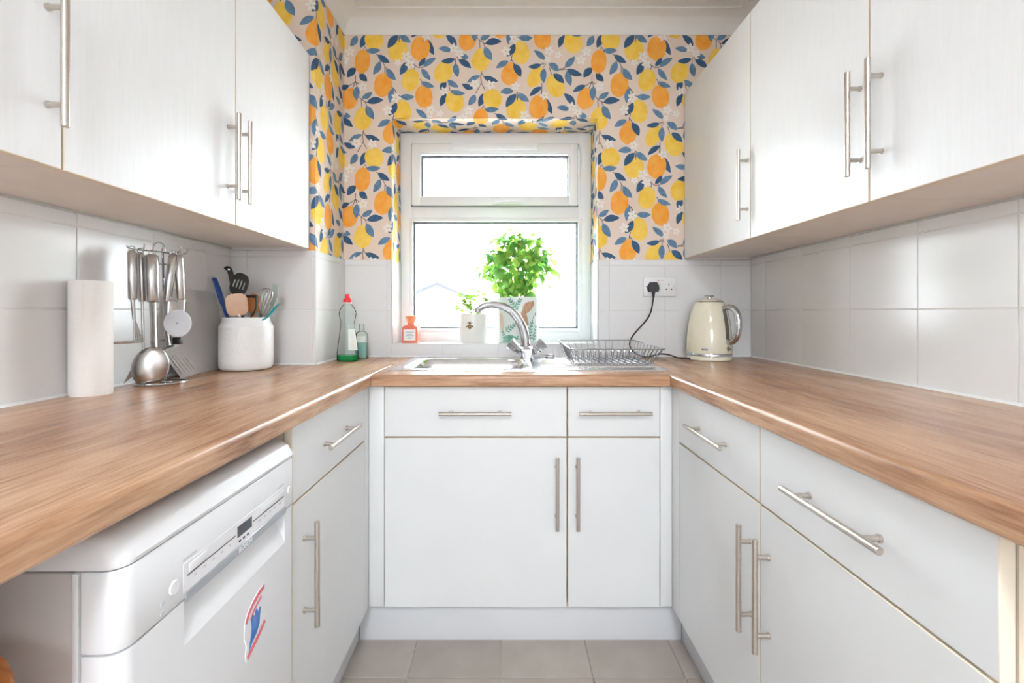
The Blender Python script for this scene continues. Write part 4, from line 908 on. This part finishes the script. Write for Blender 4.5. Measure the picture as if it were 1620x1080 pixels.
# ------------------------------------------------------------------ kitchen roll
cx, cy = -1.012, 1.15
t = thing('kitchen_roll', 'white embossed kitchen roll standing on the worktop', 'kitchen roll', (cx, cy, ZT))
obj('paper', MB().lathe([(.018, .001), (.0405, 0), (.042, .003), (.042, .272), (.0405, .275), (.018, .274)], (cx, cy, ZT), 56, cap=False), 'paper', t)
obj('core', MB().lathe([(.0185, .0005), (.0185, .2745), (.017, .2745), (.017, .0005), (.0185, .0005)], (cx, cy, ZT), 28, cap=False), 'spoon_wood', t)
obj('loose_edge', MB().tube([(cx + .0415 * math.cos(R(-70)), cy + .0415 * math.sin(R(-70)), ZT + .002), (cx + .0415 * math.cos(R(-70)), cy + .0415 * math.sin(R(-70)), ZT + .272)], .0012, 6), 'paper', t)

# ------------------------------------------------------------------ chopping board leaning on the tiles
mb = MB(); xw = XL + .007; y0, y1, zt = 1.452, 1.70, .272; lean = .045
prof2 = []
for cyy, czz, a0 in ((y1 - .03, zt - .03, 0), (y0 + .03, zt - .03, 90), (y0 + .03, .03, 180), (y1 - .03, .03, 270)):
    for k in range(7): a = R(a0 + 15 * k); prof2.append((cyy + .03 * math.cos(a), czz + .03 * math.sin(a)))
mb.prism([(xw + lean * (1 - z / zt) + .0005, y, ZT + z) for y, z in prof2], (.008, 0, 0.0012))
single('chopping_board', mb, 'board', 'pale grey chopping board leaning on the tiles behind the utensils', 'chopping board')

# ------------------------------------------------------------------ utensil stand and hanging utensils
def D(px): return 1.27 + .13 * (px - 200) / 97
def U(px, py, off=0.0): return P(px, py, D(px) - off)
bc_ = Vector((-.975, 1.335, ZT))
t = thing('utensil_stand', 'chrome wire utensil stand with an oval base and hooks', 'utensil stand', bc_)
obj('base_ring', MB().tube([bc_ + Vector((.060 * math.cos(a), .066 * math.sin(a), .0035)) for a in [k * math.pi / 16 for k in range(32)]], .0035, 8, closed=True), 'chrome', t)
bx_ = Vector((.5, .86, 0)); tl, tr = U(200, 388), U(297, 394); cm = (tl + tr) / 2; dirb = (tr - tl).normalized()
for sg in (-1, 1):
    b0_ = bc_ + dirb * sg * .010 + Vector((0, 0, .003)); t0_ = Vector((cm.x, cm.y, cm.z - .012)) + dirb * sg * .010
    obj('upright', MB().tube([b0_, t0_], .0030, 8), 'chrome', t)
for z in (.12, .335): obj('cross_tie', MB().tube([Vector((bc_.x, bc_.y, ZT + z)) - dirb * .011, Vector((bc_.x, bc_.y, ZT + z)) + dirb * .011], .002, 6), 'chrome', t)
obj('cross_foot', MB().tube([bc_ + Vector((-.058, 0, .0035)), bc_ + Vector((.058, 0, .0035))], .003, 8), 'chrome', t)
zt_ = cm.z - .012
obj('top_bar', MB().tube(smoothpath([Vector((tl.x, tl.y, tl.z)), Vector((tl.x, tl.y, zt_)) + dirb * .012, Vector((cm.x, cm.y, zt_)), Vector((tr.x, tr.y, zt_)) - dirb * .012, Vector((tr.x, tr.y, tr.z))], 5), .0024, 8), 'chrome', t)
nb = Vector((dirb.y, -dirb.x, 0))
for s_ in (-.045, 0, .045):
    a = Vector((cm.x, cm.y, zt_)) + dirb * s_
    obj('hook', MB().tube(smoothpath([a - nb * .001, a + nb * .014, a + nb * .022 + Vector((0, 0, .004)), a + nb * .026 + Vector((0, 0, .016))], 4), .0020, 8), 'chrome', t)
a = Vector((cm.x, cm.y, zt_)); obj('carry_loop', MB().tube(smoothpath([a - dirb * .014, a - dirb * .010 + Vector((0, 0, .020)), a + dirb * .004 + Vector((0, 0, .026)), a + dirb * .016 + Vector((0, 0, .014)), a + dirb * .018], 4), .0018, 8), 'chrome', t)
def hang(name, label, cat, top, bot, r, off, ringr=.007):
    """utensil thing with a hollow steel handle hanging from a ring; returns the Empty"""
    a, b = U(*top, off), U(*bot, off)
    t_ = thing(name, label, cat, (b.x, b.y, b.z), 'hanging steel utensils')
    obj('grip', MB().tube([a, a - (a - b) * .02, a - (a - b) * .05, b + (a - b) * .04, b], [r * .5, r * .85, r, r, r * .8], 16), 'steel', t_, smooth=60)
    obj('hanging_ring', MB().tube([a + Vector((ringr * math.cos(q_) * dirb.x, ringr * math.cos(q_) * dirb.y, ringr * .6 + ringr * math.sin(q_))) for q_ in [k * math.pi / 8 for k in range(16)]], .0017, 8, closed=True), 'chrome', t_)
    return t_, a, b
# potato masher
t_, a, b = hang('potato_masher', 'steel potato masher with slotted plate hanging on the stand', 'masher', (209, 396), (210, 474), .0105, .022)
obj('shank', MB().tube([b, U(212, 505, .022)], [.005, .004], 10), 'steel', t_)
pm = U(219, 505, .022); zp = U(205, 541, .022).z
for k, px in enumerate((213, 217, 221, 225)):
    obj('prong', MB().tube(smoothpath([U(212, 503, .022), U(212 + (px - 212) * .5, 520, .022), Vector((U(px, 541, .022).x, U(px, 541, .022).y, zp))], 3), .0022, 8), 'steel', t_)
e0, e1 = U(176, 543, .012), U(226, 541, .022)
pc_ = (e0 + e1) / 2; pc_.z = zp; L_ = (e1 - e0); L_.z = 0; wv = Vector((.45, -.89, 0)) * .028
for k in range(6):
    u = k / 5; c_ = pc_ + wv * (u * 2 - 1); l2 = L_ * (.5 * math.sqrt(max(.2, 1 - (u * 2 - 1) ** 2)))
    obj('plate_bar', MB().tube([c_ - l2, c_ + l2], .0028, 6), 'steel', t_)
for e_ in (-.22, .22): obj('plate_bar', MB().tube([pc_ + L_ * e_ - wv * .9, pc_ + L_ * e_ + wv * .9], .0024, 6), 'steel', t_)
# cake server
t_, a, b = hang('cake_server', 'steel cake slice with pointed blade hanging on the stand', 'cake slice', (222, 399), (225, 477), .0090, .008)
obj('shank', MB().tube(smoothpath([b, U(226, 520, .008), U(227, 552, .008)], 4), .0035, 10), 'steel', t_)
obj('blade', MB().prism([U(225, 552, .008), U(231, 556, .008), U(219, 588, .004), U(195, 607, -.002), U(205, 588, 0)], (.0012, -.0012, 0)), 'steel_dark', t_)
# serving spoon
t_, a, b = hang('serving_spoon', 'large steel serving spoon hanging at the front of the stand', 'spoon', (240, 402), (242, 478), .0160, .032)
obj('shank', MB().tube([b, U(243, 515, .032), U(244, 548, .034), U(243, 558, .036)], [.011, .009, .010, .014], 14, flat=.3), 'steel', t_)
sc_ = U(238, 581, .036); vup = Vector((.10, .0, 1)).normalized(); vr = Vector((.9, .43, 0)).normalized(); vn = vr.cross(vup).normalized()
rows = []
for k in range(9):
    f_ = k / 8; rr = math.sin(f_ * math.pi / 2); zz = math.cos(f_ * math.pi / 2)
    rows.append([sc_ + vr * (.043 * rr * math.cos(q_)) + vup * (.052 * rr * math.sin(q_) * (1.0 if math.sin(q_) < 0 else 1.08)) + vn * (.016 * zz) for q_ in [j * 2 * math.pi / 28 for j in range(28)]])
rows += [[p - vn * .0016 for p in r_] for r_ in rows[::-1]]
obj('bowl', MB().loft(rows), 'steel', t_, smooth=60)
# slotted turner
t_, a, b = hang('slotted_turner', 'steel slotted turner with flared head hanging on the stand', 'turner', (274, 402), (264, 477), .0110, .018)
obj('shank', MB().tube(smoothpath([b, U(263, 520, .018), U(266, 546, .018)], 4), [.010, .0095, .009, .009, .0085, .008, .008, .009, .010], 12, flat=.35), 'steel', t_)
h0, h1, h2, h3 = U(256, 556, .020), U(282, 547, .016), U(318, 588, .020), U(286, 598, .026)
def bil(u, v): return (h0 * (1 - u) + h1 * u) * (1 - v) + (h3 * (1 - u) + h2 * u) * v
nv = (h1 - h0).cross(h3 - h0).normalized() * .0012
for v0, v1 in ((0, .22), (.86, 1.0)): obj('blade', MB().prism([bil(0, v0), bil(.5, v0 - (.04 if v0 == 0 else 0)), bil(1, v0), bil(1, v1), bil(.5, v1 + (.03 if v1 == 1 else 0)), bil(0, v1)], nv), 'steel', t_)
for k in range(6):
    u0 = k / 6 + (.0 if k == 0 else .022); u1 = (k + 1) / 6 - (.0 if k == 5 else .022); obj('blade_bar', MB().prism([bil(u0, .21), bil(u1, .21), bil(u1, .87), bil(u0, .87)], nv), 'steel', t_)
# pizza cutter
t_, a, b = hang('pizza_cutter', 'steel pizza cutter with round wheel hanging on the stand', 'pizza cutter', (283, 403), (286, 474), .0115, .020)
wc = U(281, 511, .052); fdir = Vector((.06, -.998, 0)).normalized(); fr_ = Vector((.998, .06, 0))
rim_ = [[wc + fdir * h + fr_ * r_ * math.cos(q_) + Vector((0, 0, r_ * math.sin(q_))) for q_ in [j * 2 * math.pi / 40 for j in range(40)]] for h, r_ in ((-.001, .0375), (.0, .0382), (.0012, .036))]
obj('wheel', MB().loft(rim_), 'wheel_alloy', t_, smooth=8)
obj('axle', MB().tube([wc - fdir * .004, wc + fdir * .004], [.004, .003], 14), 'chrome', t_)
obj('fork', MB().prism([U(282, 474, .030), U(292, 474, .030), U(289, 511, .046), U(280, 513, .047)], -fdir * .003), 'steel', t_)
obj('guard', MB().tube([U(273, 475, .028), U(300, 479, .028)], .0014, 8), 'steel', t_)
g0 = U(281, 540, .028); obj('thumb_stop', MB().box(g0.x - .012, g0.x + .012, g0.y - .006, g0.y + .006, g0.z - .008, g0.z + .012, .002), 'black_plastic', t_)

# ------------------------------------------------------------------ crock with utensils
cd = 1.665; kc = Vector((P(390, 585, cd).x, cd, ZT))
t = thing('utensil_crock', 'white embossed ceramic crock full of kitchen utensils', 'crock', kc)
obj('jar', MB().lathe([(.066, 0), (.079, .003), (.0848, .012), (.0855, .03), (.0855, .145), (.0845, .152)], kc, 56), 'crock', t, smooth=50)
obj('rim', MB().lathe([(.0845, .152), (.0765, .168), (.0755, .180), (.073, .182), (.070, .180), (.071, .165), (.077, .150)], kc, 56, cap=False), 'crock_rim', t, smooth=50)
def K(px, py, dd=0.0): return P(px, py, cd + dd)
def inside(x=0, y=0): return kc + Vector((x, y, .155))
def crock_item(name, label, cat): return thing(name, label, cat, kc + Vector((0, 0, .155)), 'utensils in the crock')
def stick(pts, rad, mt, t_, nm='handle', flat=None, n=12): return obj(nm, MB().tube(smoothpath(pts, 4), [rad[0] + (rad[1] - rad[0]) * i / (4 * (len(pts) - 1)) for i in range(4 * (len(pts) - 1) + 1)], n, flat=flat), mt, t_, smooth=60)
t_ = crock_item('blue_spatula', 'tall utensil with a long blue handle leaning out of the crock', 'spatula')
mb = MB(); pts = [inside(-.03, 0), K(361, 503, 0), K(352, 478, 0), K(343, 450, 0), K(338, 439, 0)]
obj('handle', MB().tube(smoothpath(pts, 4), [.006] * 4 + [.009] * 4 + [.0135] * 4 + [.012] * 4 + [.005], 12, flat=.5), 'blue_plastic', t_, smooth=60)
t_ = crock_item('black_knife', 'black riveted knife handle sticking up out of the crock', 'knife')
obj('handle', MB().tube(smoothpath([inside(-.012, .02), K(373, 480, .03), K(369, 452, .03), K(365, 432, .03), K(361, 424, .03), K(357, 426, .03)], 4), [.007] * 8 + [.0115] * 8 + [.0125] * 4 + [.007], 12, flat=.6), 'black_plastic', t_, smooth=60)
for x, y in ((362, 426), (366, 445)): obj('rivet', MB().tube([K(x, y, .012), K(x, y, .02)], .003, 10), 'steel', t_)
def blade(t_, nm, c, ax, L, Wd, mt, n=(0, -1, 0), th=.003, power=.5, slots=0):
    """rounded blade centred at c with long axis ax"""
    ax = Vector(ax).normalized(); nn_ = Vector(n).normalized(); sx = ax.cross(nn_).normalized(); pts = []
    for k in range(32):
        q_ = k * 2 * math.pi / 32; cs, sn = math.cos(q_), math.sin(q_)
        pts.append(c + sx * (Wd / 2 * math.copysign(abs(cs) ** power, cs)) + ax * (L / 2 * math.copysign(abs(sn) ** power, sn)))
    o = obj(nm, MB().prism(pts, nn_ * th), mt, t_, smooth=50)
    for k in range(slots):
        u = (k - (slots - 1) / 2) * Wd * .19; obj('slot', MB().tube([c + sx * u - ax * L * .16 + nn_ * (th + .0001), c + sx * u + ax * L * (.22 - .05 * abs(k - 1.5)) + nn_ * (th + .0001)], .0022, 8), 'sage_silicone', t_)
    return o
t_ = crock_item('slotted_spoon', 'black nylon slotted spoon standing in the crock', 'spoon')
blade(t_, 'head', K(379, 450, -.01), (.35, 0, 1), .082, .062, 'black_plastic', th=.004, power=.85, slots=4)
stick([inside(-.008, 0), K(374, 480, 0), K(376, 466, -.008)], (.006, .007), 'black_plastic', t_)
t_ = crock_item('steel_turner', 'steel turner in the crock, rounded square blade with a copper reflection coloured in', 'turner')
blade(t_, 'head', K(375, 482, -.045), (-.12, 0, 1), .076, .072, 'steel_copper_reflection', n=(.1, -1, .25), th=.0015, power=.62)
stick([inside(-.01, -.02), K(380, 507, -.04), K(378, 497, -.044)], (.004, .006), 'steel', t_)
t_ = crock_item('wooden_spoon', 'orange-brown wooden spoon standing in the crock', 'spoon')
blade(t_, 'bowl', K(402, 480, .02), (.1, 0, 1), .070, .048, 'spoon_wood', th=.006, power=.9); stick([inside(.01, .01), K(400, 503, .02), K(401, 492, .018)], (.006, .007), 'spoon_wood', t_)
t_ = crock_item('black_masher', 'black bar-ended utensil with wire shaft in the crock', 'masher')
stick([K(389, 468.5, -.02), K(397, 468.5, -.02), K(406.5, 469, -.02)], (.0048, .0048), 'black_plastic', t_, 'bar'); stick([K(405.5, 469, -.02), K(405, 486, -.02), K(397, 502, -.02), inside(.0, -.02)], (.0035, .002), 'black_plastic', t_, 'shaft')
t_ = crock_item('balloon_whisk', 'steel wire balloon whisk standing in the crock', 'whisk')
w0, w1 = K(411, 505, -.01), K(424, 456, -.01); wax = (w1 - w0); wn = wax.normalized(); ws_ = wn.cross(Vector((0, -1, 0))).normalized(); wy = wn.cross(ws_)
for k in range(6):
    q_ = k * math.pi / 6; dv = ws_ * math.cos(q_) + wy * math.sin(q_); loop_ = []
    for j in range(17): u = -1 + j / 8; loop_.append(w0 + wax * (1 - u * u) + dv * (.020 * math.sin(math.pi * u)) * (.9 + .3 * (1 - abs(u))))
    obj('wire', MB().tube(loop_, .0011, 6), 'steel', t_, smooth=60)
stick([inside(.02, -.01), w0 + wax * .06], (.006, .005), 'steel', t_)
t_ = crock_item('sage_spatula', 'grey-green silicone spatula leaning in the crock', 'spatula')
mb = MB().prism([K(427, 478, .034), K(433, 448, .034), K(441, 453, .034), K(440, 470, .034), K(432, 489, .034)], (0, -.005, 0)); obj('head', mb, 'sage_silicone', t_); stick([inside(.028, .02), K(424, 500, .030), K(430, 484, .031)], (.005, .005), 'sage_silicone', t_)
t_ = crock_item('teal_spatula', 'teal handled utensil leaning out of the crock', 'spatula')
obj('handle', MB().tube([inside(.03, -.02), K(421, 503, -.03), K(430, 494, -.03), K(438, 484, -.03), K(441.5, 480, -.03)], [.004, .005, .0075, .006, .003], 12, flat=.5), 'teal_plastic', t_, smooth=60)

# ------------------------------------------------------------------ added ceiling fill light, unseen above and behind the viewpoint
def fill_light(y, watts, label):
    t = thing('fill_light', label, 'light', (.0, y, ZC))
    obj('housing', MB().lathe([(.20, -.001), (.20, -.03), (.185, -.045), (.17, -.045)], (.0, y, ZC), 40), 'upvc', t)
    obj('diffuser', MB().lathe([(.18, -.044), (.17, -.055), (.10, -.066), (.01, -.069)], (.0, y, ZC), 40), 'fill_glow', t)
    la = bpy.data.lights.new('fill_lamp', 'AREA'); la.shape = 'DISK'; la.size = .36; la.energy = watts; la.color = (.93, .965, 1.03)
    lo = bpy.data.objects.new('fill_lamp', la); C.objects.link(lo); lo.parent = t; lo.location = (0, 0, -.075)
fill_light(-1.3, FILL_W, 'round flush ceiling light added as unseen fill near the rear window')
